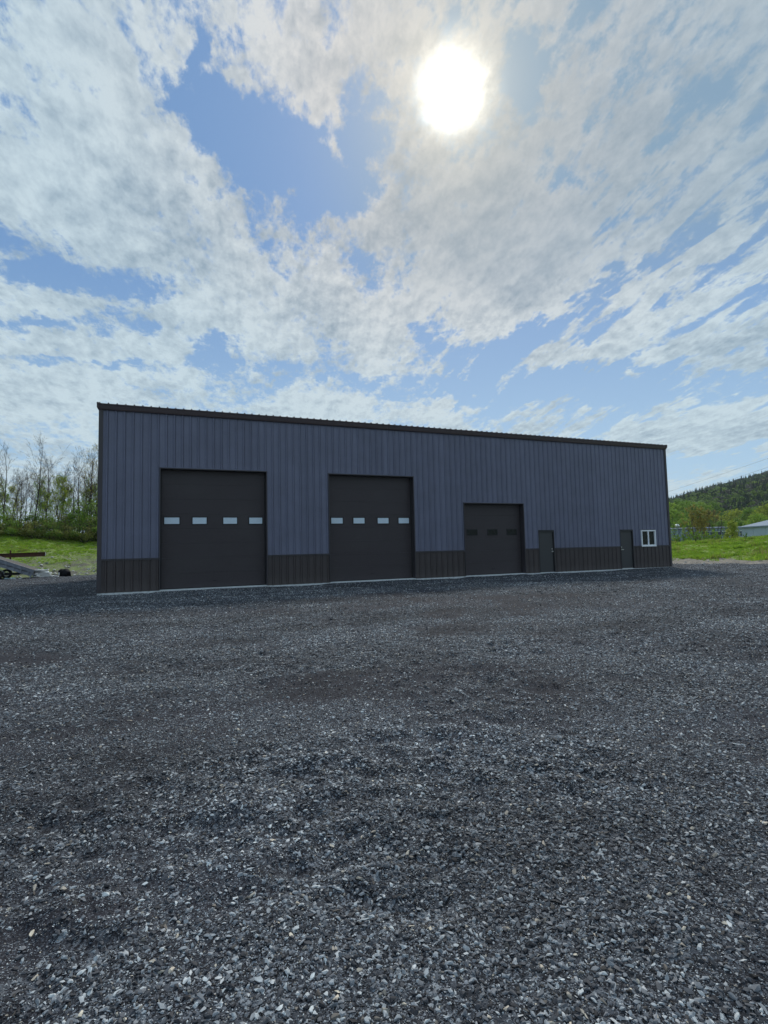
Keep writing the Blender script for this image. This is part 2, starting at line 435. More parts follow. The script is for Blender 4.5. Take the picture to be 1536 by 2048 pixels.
def meadow_mat():
    def f(q, b):
        v = q.world()
        d = q.attr('dirt')
        g = q.ramp(q.noise(v, 1.2, 6, .65), [(.25, (.11,.17,.025)), (.5, (.19,.28,.040)), (.75, (.29,.35,.070))])
        g2 = q.ramp(q.noise(v, 14, 5, .7), [(.35, (.35,.42,.35)), (.65, (1.55,1.5,1.35))])
        g = q.mix(.8, g, g2, 'MULTIPLY')
        e = q.ramp(q.noise(v, 6, 6, .7), [(.3, (.05,.050,.038)), (.6, (.13,.12,.095)), (.8, (.26,.245,.21))])
        q.put(b.inputs['Base Color'], q.mix(d, g, e))
        b.inputs['Roughness'].default_value = .9
        q.bump(b, q.noise(v, 11, 6, .7), .8, .12)
    return material('meadow', f)
M_gravel = gravel_mat()
M_meadow = meadow_mat()
def dirt_mat():
    def f(q, b):
        v = q.world()
        e = q.ramp(q.noise(v, 3, 7, .72), [(.25, (.10,.088,.075)), (.5, (.21,.185,.155)), (.75, (.34,.30,.25))])
        q.put(b.inputs['Base Color'], e); b.inputs['Roughness'].default_value = .92
        q.bump(b, q.noise(v, 9, 6, .7), .7, .08)
    return material('bare_earth', f)
M_dirt = dirt_mat()
def hill_mat():
    def f(q, b):
        v = q.world()
        e = q.ramp(q.noise(v, .05, 6, .7), [(.3, (.035,.055,.02)), (.7, (.085,.105,.04))])
        q.put(b.inputs['Base Color'], e); b.inputs['Roughness'].default_value = .95
    return material('hill_floor', f)
M_hill = hill_mat()

# one polar sheet of land round the standpoint, split into the setting's surfaces along its faces
LAND = {}
def build_land():
    bear = np.concatenate([np.arange(-24, 70, .32), np.arange(70, 336, 2.0)])
    nb = len(bear)
    rr = [0.0, .25]
    while rr[-1] < 2400: rr.append(rr[-1]*(1.0155 if rr[-1] < 36 else 1.0095 if rr[-1] < 80 else 1.0155 if rr[-1] < 130 else 1.03) + .004)
    rr = np.array(rr[1:]); nr = len(rr)
    B, Rr = np.meshgrid(np.radians(bear), rr)
    X = EYE.x + np.sin(B)*Rr; Y = EYE.y + np.cos(B)*Rr
    Z = height(X, Y)
    V = np.stack([X, Y, Z], -1).reshape(-1, 3)
    LAND['lo'], LAND['hi'] = float(Z.min()), float(Z.max())
    i, j = np.meshgrid(np.arange(nr-1), np.arange(nb), indexing='ij')
    j2 = (j+1) % nb
    F = np.stack([i*nb+j, (i+1)*nb+j, (i+1)*nb+j2, i*nb+j2], -1).reshape(-1, 4)
    cx, cy = V[F].mean(1)[:, 0], V[F].mean(1)[:, 1]
    cr = np.hypot(cx-EYE.x, cy-EYE.y)
    bs, fs = bank_s(cx, cy), field_s(cx, cy)
    jag = (fbm(cx*1.3, cy*1.3, 51)-.5)*2.0
    left = (bs+jag*.6 > 0) & (cx < 26)
    right = (fs+jag*.5 > 0)
    verge = right & (fs+jag*1.6 < 5.5)
    yard = ~left & ~right & (cr < 75)
    hill = (cr > 300) & ~yard
    meadow = ~yard & ~verge & ~hill
    verge &= (cr < 75); meadow = ~yard & ~verge & ~hill
    for name, sel, mt in (('gravel_yard', yard, M_gravel), ('dirt_verge', verge, M_dirt), ('meadow', meadow, M_meadow), ('hillside', hill, M_hill)):
        ff = F[sel]; used, inv = np.unique(ff, return_inverse=True)
        vv = V[used]; ff = inv.reshape(-1, 4)
        if name == 'gravel_yard':      # close the middle
            pass
        me = bpy.data.meshes.new(name)
        me.from_pydata(vv.tolist(), [], ff.tolist()); me.materials.append(mt)
        me.polygons.foreach_set('use_smooth', np.ones(len(ff), bool))
        if name == 'gravel_yard':
            a = me.attributes.new('fines', 'FLOAT', 'POINT'); a.data.foreach_set('value', tracks(vv[:, 0], vv[:, 1]).astype(np.float32))
        if name == 'meadow':
            s = bank_s(vv[:, 0], vv[:, 1]); fx, fy = vv[:, 0], vv[:, 1]
            p = fbm(fx*.5, fy*.5, 61, 4, .6)
            dl = (1-sstep(s, 4.0, 21))*sstep(p + (fx+7)*.045, .24, .46)
            dr = (1-sstep(field_s(fx, fy), 3, 9))*sstep(p, .35, .7)
            hf = sstep(fbm(fx*2.2, fy*2.2, 63, 3), .38, .62); dirt = np.where(fx < 20, dl*(.35+.62*hf), dr*(.3+.5*hf))
            a = me.attributes.new('dirt', 'FLOAT', 'POINT'); a.data.foreach_set('value', dirt.astype(np.float32))
        me.update()
        o = bpy.data.objects.new(name, me); sc.collection.objects.link(o); tag(o, kind='structure')
build_land()

# ------------------------------------------------------------------ scatter: points that carry turn, size and kind, instanced by geometry nodes
def scatter(name, pts, rots, scls, idx, protos, kind='stuff', label=None, cat=None):
    col = bpy.data.collections.new(name+'_kinds')
    for p in protos: col.objects.link(p)
    me = bpy.data.meshes.new(name)
    me.vertices.add(len(pts)); me.vertices.foreach_set('co', np.asarray(pts, np.float32).ravel())
    a = me.attributes.new('turn', 'FLOAT_VECTOR', 'POINT'); a.data.foreach_set('vector', np.asarray(rots, np.float32).ravel())
    a = me.attributes.new('size', 'FLOAT_VECTOR', 'POINT')
    s = np.asarray(scls, np.float32); s = np.repeat(s[:, None], 3, 1) if s.ndim == 1 else s
    a.data.foreach_set('vector', s.ravel())
    a = me.attributes.new('pick', 'INT', 'POINT'); a.data.foreach_set('value', np.asarray(idx, np.int32))
    me.update()
    o = bpy.data.objects.new(name, me); sc.collection.objects.link(o)
    ng = bpy.data.node_groups.new(name+'_scatter', 'GeometryNodeTree')
    ng.interface.new_socket('Geometry', in_out='INPUT', socket_type='NodeSocketGeometry')
    ng.interface.new_socket('Geometry', in_out='OUTPUT', socket_type='NodeSocketGeometry')
    N, L = ng.nodes, ng.links
    gi, go = N.new('NodeGroupInput'), N.new('NodeGroupOutput')
    m2p = N.new('GeometryNodeMeshToPoints')
    ci = N.new('GeometryNodeCollectionInfo'); ci.inputs['Collection'].default_value = col
    ci.inputs['Separate Children'].default_value = True; ci.inputs['Reset Children'].default_value = True
    ip = N.new('GeometryNodeInstanceOnPoints'); ip.inputs['Pick Instance'].default_value = True
    def at_(nm, ty):
        q = N.new('GeometryNodeInputNamedAttribute'); q.data_type = ty; q.inputs['Name'].default_value = nm
        return [x for x in q.outputs if x.enabled and x.name == 'Attribute'][0]
    L.new(gi.outputs[0], m2p.inputs[0]); L.new(m2p.outputs[0], ip.inputs['Points'])
    L.new(ci.outputs[0], ip.inputs['Instance']); L.new(at_('pick', 'INT'), ip.inputs['Instance Index'])
    e2r = N.new('FunctionNodeEulerToRotation'); L.new(at_('turn', 'FLOAT_VECTOR'), e2r.inputs[0]); L.new(e2r.outputs[0], ip.inputs['Rotation'])
    L.new(at_('size', 'FLOAT_VECTOR'), ip.inputs['Scale'])
    L.new(ip.outputs[0], go.inputs[0])
    md = o.modifiers.new('scatter', 'NODES'); md.node_group = ng
    tag(o, label, cat, kind=kind)
    return o
def proto(name, mb, mat, smooth=False):
    return bpy.data.objects.new(name, mb.mesh(name, mat, smooth))

# ------------------------------------------------------------------ loose stone on the yard
def stone_mat():
    def f(q, b):
        r = q.n('ObjectInfo').outputs['Random']
        r2 = q.m('FRACT', q.m('MULTIPLY', r, 17.31))
        c = q.ramp(r, [(0, (.018,.020,.026)), (.30, (.058,.064,.077)), (.60, (.155,.173,.198)), (.84, (.33,.365,.40)), (1, (.58,.62,.64))])
        tint = q.ramp(r2, [(0, (1,1,1)), (.90, (1,1,1)), (.93, (1.15,.98,.78)), (1, (1.2,1.0,.75))], 'CONSTANT')
        tint2 = q.ramp(q.m('FRACT', q.m('MULTIPLY', r, 7.77)), [(0, (1.06,.99,.95)), (1, (.98,1.0,1.0))])
        c = q.mix(1.0, c, tint, 'MULTIPLY'); c = q.mix(1.0, c, tint2, 'MULTIPLY')
        w = q.noise(q.scaled(q.world(), (.7, 1.25, 0)), .5, 7, .68)
        c = q.mix(.6, c, q.ramp(w, [(.36, (.36,.35,.36)), (.64, (1.6,1.6,1.6))]), 'MULTIPLY')
        v = q.pos('Object')
        c = q.mix(.6, c, q.ramp(q.noise(v, 3.0, 4, .6), [(.3, (.6,.6,.6)), (.7, (1.3,1.3,1.3))]), 'MULTIPLY')
        q.put(b.inputs['Base Color'], c)
        b.inputs['Roughness'].default_value = .7; b.inputs['Specular IOR Level'].default_value = .3
    return material('crushed_stone', f)
M_stone = stone_mat()
def stone_protos():
    rng = random.Random(5); out = []
    for k in range(14):
        bm = bmesh.new()
        sx, sy, sz = 1.0, rng.uniform(.55, .95), rng.uniform(.28, .6)
        for i in range(rng.randint(9, 15)):
            v = Vector([rng.gauss(0, 1) for _ in range(3)]).normalized()*rng.uniform(.8, 1.05)
            bm.verts.new((v.x*sx*.5, v.y*sy*.5, v.z*sz*.5))
        r = bmesh.ops.convex_hull(bm, input=bm.verts)
        bmesh.ops.delete(bm, geom=[v for v in bm.verts if not v.link_faces], context='VERTS')
        me = bpy.data.meshes.new('stone'); bm.to_mesh(me); bm.free(); me.materials.append(M_stone)
        out.append(bpy.data.objects.new('stone_%02d' % k, me))
    return out
def yard_ok(x, y):
    return ((bank_s(x, y) < .8) | (x > 26)) & (field_s(x, y) < 1.5) & ~((x > -.05) & (x < 30.6) & (y > -.03) & (y < 18.5))
def scatter_stones():
    rng = np.random.default_rng(3)
    P, S = [], []
    b0, b1 = rad(-22), rad(68)
    #      r0   r1   per m2 lo   hi   skew
    for r0, r1, n, lo, hi, k in ((.9, 3.4, 13000, .0045, .011, 1.5), (.9, 4.0, 4600, .009, .036, 2.3), (3.4, 5.5, 6500, .007, .014, 1.3), (5.5, 9.0, 2600, .009, .017, 1.3), (4.0, 8.0, 2500, .012, .038, 2.2),
                                 (8, 14, 1100, .018, .046, 2.2), (14, 24, 340, .025, .06, 2.0), (24, 46, 70, .035, .075, 2.0)):
        area = (b1-b0)/2*(r1**2-r0**2); m = int(area*n)
        r = np.sqrt(rng.uniform(r0**2, r1**2, m)); b = rng.uniform(b0, b1, m)
        x = EYE.x+np.sin(b)*r; y = EYE.y+np.cos(b)*r
        keep = yard_ok(x, y) & (rng.uniform(0, 1, m) > tracks(x, y)*(.80 if hi > .0145 else .15))
        x, y = x[keep], y[keep]
        s = lo + (hi-lo)*rng.uniform(0, 1, len(x))**k
        P.append(np.stack([x, y, height(x, y)+s*.10], 1)); S.append(s)
    P = np.concatenate(P); S = np.concatenate(S); m = len(P)
    rot = np.stack([rng.normal(0, .28, m), rng.normal(0, .28, m), rng.uniform(0, 6.283, m)], 1)
    scl = S[:, None]*np.stack([rng.uniform(.85, 1.35, m), rng.uniform(.75, 1.1, m), rng.uniform(.7, 1.2, m)], 1)
    print('stones', m)
    scatter('loose_gravel', P, rot, scl, rng.integers(0, 14, m), stone_protos(), label='loose angular grey crushed stone strewn over the yard', cat='gravel')
scatter_stones()

# ------------------------------------------------------------------ the metal shed
LEN, EAVE, DEPTH = 30.48, 7.33, 18.3
WAIN = 1.257
def ribbed_mat(name, col, rough=.5):
    def f(q, b):
        v = q.world()
        k = q.noise(v, 1.1, 5, .6)
        c = q.ramp(k, [(.3, tuple(x*.90 for x in col)), (.7, tuple(x*1.10 for x in col))])
        rn = q.n('ObjectInfo').outputs['Random']
        c = q.mix(1.0, c, q.ramp(rn, [(0, (.94,.94,.95)), (1, (1.06,1.06,1.06))]), 'MULTIPLY')
        speck = q.noise(v, 45, 4, .75)
        c = q.mix(.45, c, q.ramp(speck, [(.35, (.66,.66,.68)), (.65, (1.32,1.32,1.32))]), 'MULTIPLY')
        z = q.n('SeparateXYZ'); q.L.new(v, z.inputs[0])
        dust = q.m('MULTIPLY', q.step(q.m('ADD', z.outputs[2], q.m('MULTIPLY', q.noise(q.scaled(v, (3, 3, 1)), 1.5, 5), .5)), .15, .75, 1, 0), .22)
        c = q.mix(dust, c, (.16, .15, .14, 1))
        q.put(b.inputs['Base Color'], c)
        q.put(b.inputs['Roughness'], q.m('MULTIPLY_ADD', q.noise(v, 9, 4), .22, rough-.1))
        q.bump(b, q.noise(q.scaled(v, (1, 1, .35)), 5, 3), .12, .02)
    return material(name, f)
M_slate = ribbed_mat('slate_painted_steel', (.138, .147, .212), .46)
M_wain = ribbed_mat('dark_bronze_steel', (.058, .046, .046), .5)
M_trim = plain('brown_black_trim', (.056, .037, .041), .5, .12, 2.0)
M_trim2 = plain('charcoal_trim', (.050, .044, .050), .5, .1, 2.0)
def door_mat():
    def f(q, b):
        v = q.world()
        w = q.n('TexWave', wave_type='BANDS', bands_direction='Z'); q.L.new(v, w.inputs[0]); w.inputs['Scale'].default_value = 7.0; w.inputs['Distortion'].default_value = .3
        c = q.ramp(q.noise(v, 30, 5, .75), [(.3, (.035, .027, .031)), (.7, (.052, .042, .047))])
        c = q.mix(q.m('MULTIPLY', q.step(q.noise(v, .6, 5, .65), .45, .7), .35), c, (.058, .052, .054, 1))
        q.put(b.inputs['Base Color'], c); b.inputs['Roughness'].default_value = .58
        q.bump(b, w.outputs['Fac'], .25, .006)
    return material('bronze_door_steel', f)
M_door = door_mat()
M_pane = plain('pale_pane', (.60, .72, .82), .4, .05, 6)  # one even pale blue for the panes of the two tall doors
M_dark_glass = plain('dark_glass', (.008, .010, .008), .25, .1, 2, spec=.25)
M_rubber = plain('black_rubber', (.018, .018, .02), .8, .2, 10)
M_white = plain('white_vinyl', (.86, .89, .92), .4, .05, 3)
M_conc = plain('pale_concrete', (.66, .70, .72), .8, .12, 6, bump=.4, bscale=40, dirt=((.45, .46, .48), .6))
M_chrome = plain('brushed_nickel', (.75, .74, .72), .3, .05, 10, metal=.9)
M_frame = plain('dark_door_frame', (.018, .018, .021), .5, .1, 5)
M_leaf = plain('painted_steel_door', (.046, .047, .050), .5, .1, 6)
M_sheathing = plain('primed_sheathing', (.02, .02, .024), .8, .1, 4)  # near-black colour of the carcass behind the ribbed sheets

shed = empty('metal_shed')
tag(shed, 'long slate blue steel shed with dark wainscot and three overhead doors', 'shed')

openings = [  # kind, x0, x1, z0, z1
    ('overhead', 7.094*FT, 21.09*FT, 0, 4.89), ('overhead', 30.117*FT, 44.12*FT, 0, 4.89), ('overhead', 53.11*FT, 65.10*FT, 0, 3.655),
    ('man', 20.71, 21.75, 0, 2.205), ('man', 26.46, 27.46, 0, 2.19), ('win', 28.10, 29.25, 1.285, 2.20)]
REC = .30
# carcass behind the sheets, as boxes round the openings
mb = MB()
xs = sorted(set([.0, LEN] + [o[1] for o in openings] + [o[2] for o in openings]))
for a, b_ in zip(xs, xs[1:]):
    mid = (a+b_)/2; op = [o for o in openings if o[1] < mid < o[2]]
    if not op: mb.box(a, b_, .0, REC, -.0, EAVE-.25)
    else:
        o = op[0]; mb.box(a, b_, 0, REC, o[4], EAVE-.25)
        if o[3] > 0: mb.box(a, b_, 0, REC, 0, o[3])
mb.build('wall_core', M_sheathing, shed)

def sheet(a, b_, z0, z1, k, mat, name, parent, proud=0.0):
    """one foot-wide run of ribbed sheet between a and b_, k = index of its rib module"""
    x0 = k*FT
    prof = [(x0, 0.0015), (x0+.018, 0.0015), (x0+.020, .020), (x0+.085, .020), (x0+.090, .024), (x0+.105, .024), (x0+.110, .020), (x0+.165, .020), (x0+.170, .024), (x0+.185, .024), (x0+.190, .020),
            (x0+FT-.078, .020), (x0+FT-.060, .056), (x0+FT-.022, .056), (x0+FT-.002, .020), (x0+FT, .0015)]
    pts = []
    def yat(x):
        for (p, q), (r, s) in zip(prof, prof[1:]):
            if p <= x <= r: return q + (s-q)*(x-p)/max(1e-9, r-p)
        return .0015
    a2, b2 = max(a, x0), min(b_, x0+FT)
    pts = [(a2, yat(a2))] + [p for p in prof if a2+.001 < p[0] < b2-.001] + [(b2, yat(b2))]
    n = len(pts); vs = []
    for z in (z0, z1):
        vs += [(x, -(y+proud), z) for x, y in pts]
    for z in (z0, z1): vs += [(pts[0][0], -.001, z), (pts[-1][0], -.001, z)]
    fs = [(i, i+1, n+i+1, n+i) for i in range(n-1)]
    L0, R0, L1, R1 = 2*n, 2*n+1, 2*n+2, 2*n+3
    fs += [tuple(reversed(range(n))) + (L0, R0), tuple(range(n, 2*n)) + (R1, L1), (L0, 0, n, L1), (n-1, R0, R1, 2*n-1)]
    m_ = MB(); m_.add(vs, fs); return m_.build(name, mat, parent)
NS = 100
for k in range(NS):
    x0, x1 = k*FT, min((k+1)*FT, LEN)
    cuts = sorted(set([x0, x1] + [e for o in openings for e in (o[1], o[2]) if x0 < e < x1]))
    for a, b_ in zip(cuts, cuts[1:]):
        if b_-a < .012: continue
        mid = (a+b_)/2; op = [o for o in openings if o[1] < mid < o[2]]
        top = EAVE-.20
        if not op:
            sheet(a, b_, 0, WAIN-.035, k, M_wain, 'wainscot_panel', shed)
            sheet(a, b_, WAIN+.035, top, k, M_slate, 'wall_panel', shed)
        else:
            o = op[0]
            if o[3] > 0:
                sheet(a, b_, 0, WAIN-.035, k, M_wain, 'wainscot_panel', shed)
                sheet(a, b_, o[4]+.03, top, k, M_slate, 'wall_panel', shed)
            else:
                sheet(a, b_, o[4]+(.035 if o[0] == 'overhead' else .05), top, k, M_slate, 'wall_panel', shed)
# belt trim between the two colours, in runs between the openings
for a, b_ in [(0.02, openings[0][1]), (openings[0][2], openings[1][1]), (openings[1][2], openings[2][1]), (openings[2][2], 20.71), (21.75, 26.46), (27.46, LEN-.02)]:
    mb = MB(); mb.box(a+.003, b_-.003, -.062, -.002, WAIN-.035, WAIN+.012); mb.box(a+.003, b_-.003, -.072, -.002, WAIN+.012, WAIN+.035)
    mb.build('belt_trim', M_trim2, shed)
# corner trims
for x0, x1 in ((-.035, .115), (LEN-.115, LEN+.025)):
    mb = MB(); mb.box(x0, x1, -.064, .12, 0.0, EAVE-.22); mb.build('corner_trim', M_trim2, shed)
# eave flashing in lengths of about six metres
for i in range(5):
    a, b_ = -.07 + i*(LEN+.10)/5, -.07 + (i+1)*(LEN+.10)/5
    m_ = MB(); y = [(-.066, EAVE-.235), (-.075, EAVE-.255), (-.10, EAVE-.250), (-.115, EAVE-.20), (-.135, EAVE-.07), (-.15, EAVE-.06), (-.15, EAVE-.022), (-.10, EAVE-.008), (-.066, EAVE-.03)]
    n_ = len(y); vs = [(a+.003, p, q) for p, q in y] + [(b_-.003, p, q) for p, q in y]
    m_.add(vs, [(j, (j+1) % n_, n_+(j+1) % n_, n_+j) for j in range(n_)] + [tuple(reversed(range(n_))), tuple(range(n_, 2*n_))])
    m_.build('eave_flashing', M_trim, shed)
# side and rear walls and roof, ribbed as one sheet each
def ribbed_sheet(name, mat, p0, du, length, height_fn, out, parent, z0=0.0):
    m_ = MB(); p0, du, out = Vector(p0), Vector(du), Vector(out); pts = []
    n_ = int(length/FT)
    for k in range(n_):
        for dx, d in ((0, .0), (FT-.068, .0), (FT-.050, .036), (FT-.020, .036), (FT-.002, .0)): pts.append((k*FT+dx, d))
    pts.append((length, 0))
    vs = [p0+du*x+out*(d+.02)+Vector((0, 0, z0)) for x, d in pts] + [p0+du*x+out*(d+.02)+Vector((0, 0, height_fn(x))) for x, d in pts]
    n2 = len(pts); m_.add(vs, [(i, i+1, n2+i+1, n2+i) for i in range(n2-1)])
    return m_.build(name, mat, parent)
PIT = .083
gab = lambda x: EAVE-.08 + PIT*min(x, DEPTH-x)
for X, ox in ((0, -1), (LEN, 1)):
    ribbed_sheet('side_wall', M_slate, (X, .12, 0), (0, 1, 0), DEPTH-.12, lambda x: gab(x+.12), (ox, 0, 0), shed, WAIN+.035)
    ribbed_sheet('side_wainscot', M_wain, (X, .12, 0), (0, 1, 0), DEPTH-.12, lambda x: WAIN, (ox, 0, 0), shed)
ribbed_sheet('rear_wall', M_slate, (0, DEPTH, 0), (1, 0, 0), LEN, lambda x: EAVE-.1, (0, 1, 0), shed)
m_ = MB(); vs = []; prof = []
for k in range(NS+1):
    for dx, d in ((-.034, .0), (-.016, .038), (.016, .038), (.034, .0)): prof.append((k*FT+dx-.0, d))
n_ = len(prof)
for yy, zz in ((-.155, EAVE-.018), (DEPTH/2, EAVE+PIT*(DEPTH/2+.2)), (DEPTH+.2, EAVE-.006)):
    vs += [(min(max(x, -.07), LEN+.03), yy, zz+d) for x, d in prof]
fs = []
for r_ in (0, 1): fs += [(r_*n_+i, r_*n_+i+1, (r_+1)*n_+i+1, (r_+1)*n_+i) for i in range(n_-1)]
fs.append(tuple(range(n_)) )
m_.add(vs, fs)
m_.build('roof', M_trim, shed)
for xx in (-.095, LEN+.004):
    m_ = MB()
    for (ya, za), (yb, zb) in (((-.155, EAVE-.045), (DEPTH/2, EAVE+PIT*(DEPTH/2+.2)-.03)), ((DEPTH/2, EAVE+PIT*(DEPTH/2+.2)-.03), (DEPTH+.2, EAVE-.03))):
        m_.bar((xx+.025, ya, za-.04), (xx+.025, yb, zb-.04), .06, .20)
    m_.build('rake_trim', M_trim, shed)
# footing: pale concrete strip below the sheets, and slab thresholds in the doorways
mb = MB(); mb.box(-.02, LEN+.02, -.012, DEPTH, -.42, -.004); mb.build('footing', M_conc, shed)
for o in openings[:5]:
    mb = MB(); mb.box(o[1]+.01, o[2]-.01, -.03, REC+.05, -.03, .012); mb.build('threshold', M_conc, shed)

# overhead doors
win_x = [[(2.34, 2.91), (3.42, 3.97), (4.64, 5.20), (5.71, 6.26)], [(9.37, 9.92), (10.44, 10.99), (11.65, 12.21), (12.73, 13.28)], [(16.53, 17.10), (17.76, 18.31), (18.95, 19.52)]]
win_z = [(2.645, 2.91), (2.645, 2.905), (2.05, 2.305)]
lab = ['tallest left overhead door with pale panes', 'middle overhead door with pale panes', 'smaller overhead door with three dark panes']
for o, wx, (wz0, wz1), lb, ns in zip(openings[:3], win_x, win_z, lab, (8, 8, 6)):
    _, x0, x1, z0, z1 = o
    # jamb and head linings (parts of the shed)
    for a, b_ in ((x0-.004, x0+.03), (x1-.03, x1+.004)):
        mb = MB(); mb.box(a, b_, -.060, REC-.01, .012, z1-.03); mb.build('jamb_trim', M_trim2, shed)
    mb = MB(); mb.box(x0-.004, x1+.004, -.060, REC-.01, z1-.03, z1+.006); mb.build('head_trim', M_trim2, shed)
    mb = MB(); mb.box(x0-.02, x1+.02, -.066, -.003, z1+.008, z1+.034); mb.build('head_flashing', M_slate, shed)
    door = empty('overhead_door', (0, 0, 0), parent=shed); door['label'] = lb
    yf = REC-.05
    sh = (z1-.02-.045)/ns
    for i in range(ns):
        za, zb = .045+i*sh, .045+(i+1)*sh-.003
        mb = MB(); xa, xb = x0+.032, x1-.032
        # raised edge beads and a fielded face
        mb.box(xa, xb, yf, yf+.045, za, zb)
        mb.box(xa, xb, yf-.003, yf-.0005, zb-.030, zb-.002)
        mb.box(xa, xb, yf-.003, yf-.0005, za+.002, za+.018)
        for k in range(1, 6):
            zz = za + (zb-za)*k/6
            mb.box(xa, xb, yf-.003, yf-.0005, zz-.012, zz+.012)
        mb.build('door_section', M_door, door)
    mb = MB(); mb.box(x0+.032, x1-.032, yf+.002, yf+.04, .012, .045); mb.build('bottom_seal', M_rubber, door)
    for a, b_ in ((x0+.0305, x0+.075), (x1-.075, x1-.0305)):
        mb = MB(); mb.box(a, b_, yf-.022, yf-.0065, .05, z1-.032); mb.build('weather_strip', M_rubber, door)
    for a, b_ in wx:
        mb = MB(); e = .035; t = yf-.020
        mb.box(a-e, b_+e, t, yf-.001, wz0-e, wz0); mb.box(a-e, b_+e, t, yf-.001, wz1, wz1+e)
        mb.box(a-e, a, t, yf-.001, wz0, wz1); mb.box(b_, b_+e, t, yf-.001, wz0, wz1)
        mb.build('window_frame', M_rubber, door)
        mb = MB(); mb.box(a, b_, yf-.011, yf-.0015, wz0, wz1)
        mb.build('window_pane', M_pane if ns == 8 else M_dark_glass, door)
    # lift handle low on the door
    mb = MB(); xm = (x0+x1)/2; mb.bar((xm-.08, yf-.03, .30), (xm+.08, yf-.03, .30), .02); mb.box(xm-.09, xm-.07, yf-.03, yf-.001, .29, .31); mb.box(xm+.07, xm+.09, yf-.03, yf-.001, .29, .31)
    mb.build('lift_handle', M_rubber, door)

# two plain walk-through doors
for o, side in zip(openings[3:5], (1, -1)):
    _, x0, x1, z0, z1 = o
    door = empty('entry_door', parent=shed)
    door['label'] = 'plain entry door with knob on the right' if side == 1 else 'plain entry door with lever on the left'
    mb = MB(); mb.box(x0, x0+.05, -.066, .13, .012, z1); mb.box(x1-.05, x1, -.066, .13, .012, z1); mb.box(x0+.05, x1-.05, -.066, .13, z1-.05, z1+.045); mb.box(x0, x0+.05, -.066, -.003, z1, z1+.045); mb.box(x1-.05, x1, -.066, -.003, z1, z1+.045)
    mb.build('door_frame', M_frame, door)
    mb = MB(); mb.box(x0+.055, x1-.055, .005, .05, .035, z1-.055); mb.build('door_leaf', M_leaf, door)
    mb = MB(); mb.box(x0+.052, x1-.052, -.02, .06, .013, .033); mb.build('sill_plate', M_chrome if side == -1 else M_trim2, door)
    hx = x1-.125 if side == 1 else x0+.125
    mb = MB()
    mb.disc((hx, -.002, 1.10), (0, 1, 0), .034, .014, 14)
    if side == 1:
        mb.tube([(hx, -.005, 1.10), (hx, -.035, 1.10), (hx, -.04, 1.10), (hx, -.052, 1.10), (hx, -.070, 1.10), (hx, -.078, 1.10)], [.012, .012, .026, .034, .030, .012], 12)
    else:
        mb.tube([(hx, -.005, 1.10), (hx, -.055, 1.10)], [.011, .011], 8); mb.bar((hx-.01, -.052, 1.10), (hx+.12, -.052, 1.095), .016, .022)
    mb.disc((hx, .002, 1.24), (0, 1, 0), .026, .02, 14)
    mb.build('door_knob' if side == 1 else 'door_lever', M_chrome, door, smooth=False)
    for hz_ in (.3, 1.1, 1.9):
        mb = MB(); xx = x0+.05 if side == 1 else x1-.05; mb.tube([(xx, -.004, hz_-.05), (xx, -.004, hz_+.05)], [.008, .008], 6); mb.build('hinge', M_trim2, door)

# white slider window
_, x0, x1, z0, z1 = openings[5]
win = empty('slider_window', parent=shed); win['label'] = 'white framed two-pane slider window'
mb = MB(); fr = .068; ya, yb = -.085, .06; xa, xb, za, zb = x0-.0, x1+.0, z0-.02, z1+.0
mb.box(xa, xb, ya, yb, za, za+fr); mb.box(xa, xb, ya, yb, zb-fr, zb); mb.box(xa, xa+fr, ya, yb, za+fr, zb-fr); mb.box(xb-fr, xb, ya, yb, za+fr, zb-fr)
mb.build('window_frame', M_white, win)
xm = (xa+xb)/2
mb = MB(); mb.box(xm-.038, xm+.038, ya+.02, yb, za+fr, zb-fr); mb.build('meeting_rail', M_white, win)
for a, b_, yo in ((xa+fr, xm-.038, -.02), (xm+.038, xb-fr, .0)):
    mb = MB(); s_ = .010
    mb.box(a, b_, yo-.03, yo+.012, za+fr, za+fr+s_); mb.box(a, b_, yo-.03, yo+.012, zb-fr-s_, zb-fr); mb.box(a, a+s_, yo-.03, yo+.012, za+fr+s_, zb-fr-s_); mb.box(b_-s_, b_, yo-.03, yo+.012, za+fr+s_, zb-fr-s_)
    mb.build('sash', M_white, win)
    mb = MB(); mb.box(a+s_, b_-s_, yo-.006, yo+.002, za+fr+s_, zb-fr-s_); mb.build('glass_pane', M_dark_glass, win)
mb = MB(); mb.box(xa-.02, xb+.02, -.100, -.086, za-.03, za-.001); mb.build('window_sill', M_white, win)

# ------------------------------------------------------------------ things standing at the left of the yard
M_rust = plain('rusty_steel', (.085, .036, .022), .85, .45, 5, bump=.5, bscale=30, dirt=((.03, .022, .02), .8))
M_deck = plain('weathered_deck_board', (.085, .078, .070), .85, .3, 6, bump=.4, bscale=25)
M_galv = plain('dull_grey_steel', (.24, .26, .30), .5, .25, 4, metal=.2, dirt=((.05, .05, .055), .6))
M_tyre = plain('tyre_rubber', (.02, .02, .02), .85, .2, 12)
M_alu = plain('white_wheel_rim', (.55, .56, .58), .35, .1, 8, metal=.3)
M_board = plain('white_painted_board', (.80, .81, .79), .7, .15, 6, dirt=((.25, .23, .2), .6))
M_plastic = plain('black_plastic_film', (.012, .012, .015), .7, .2, 8, bump=.9, bscale=9, spec=.12)
M_teal = plain('pale_blue_tarp', (.35, .48, .50), .6, .2, 8)

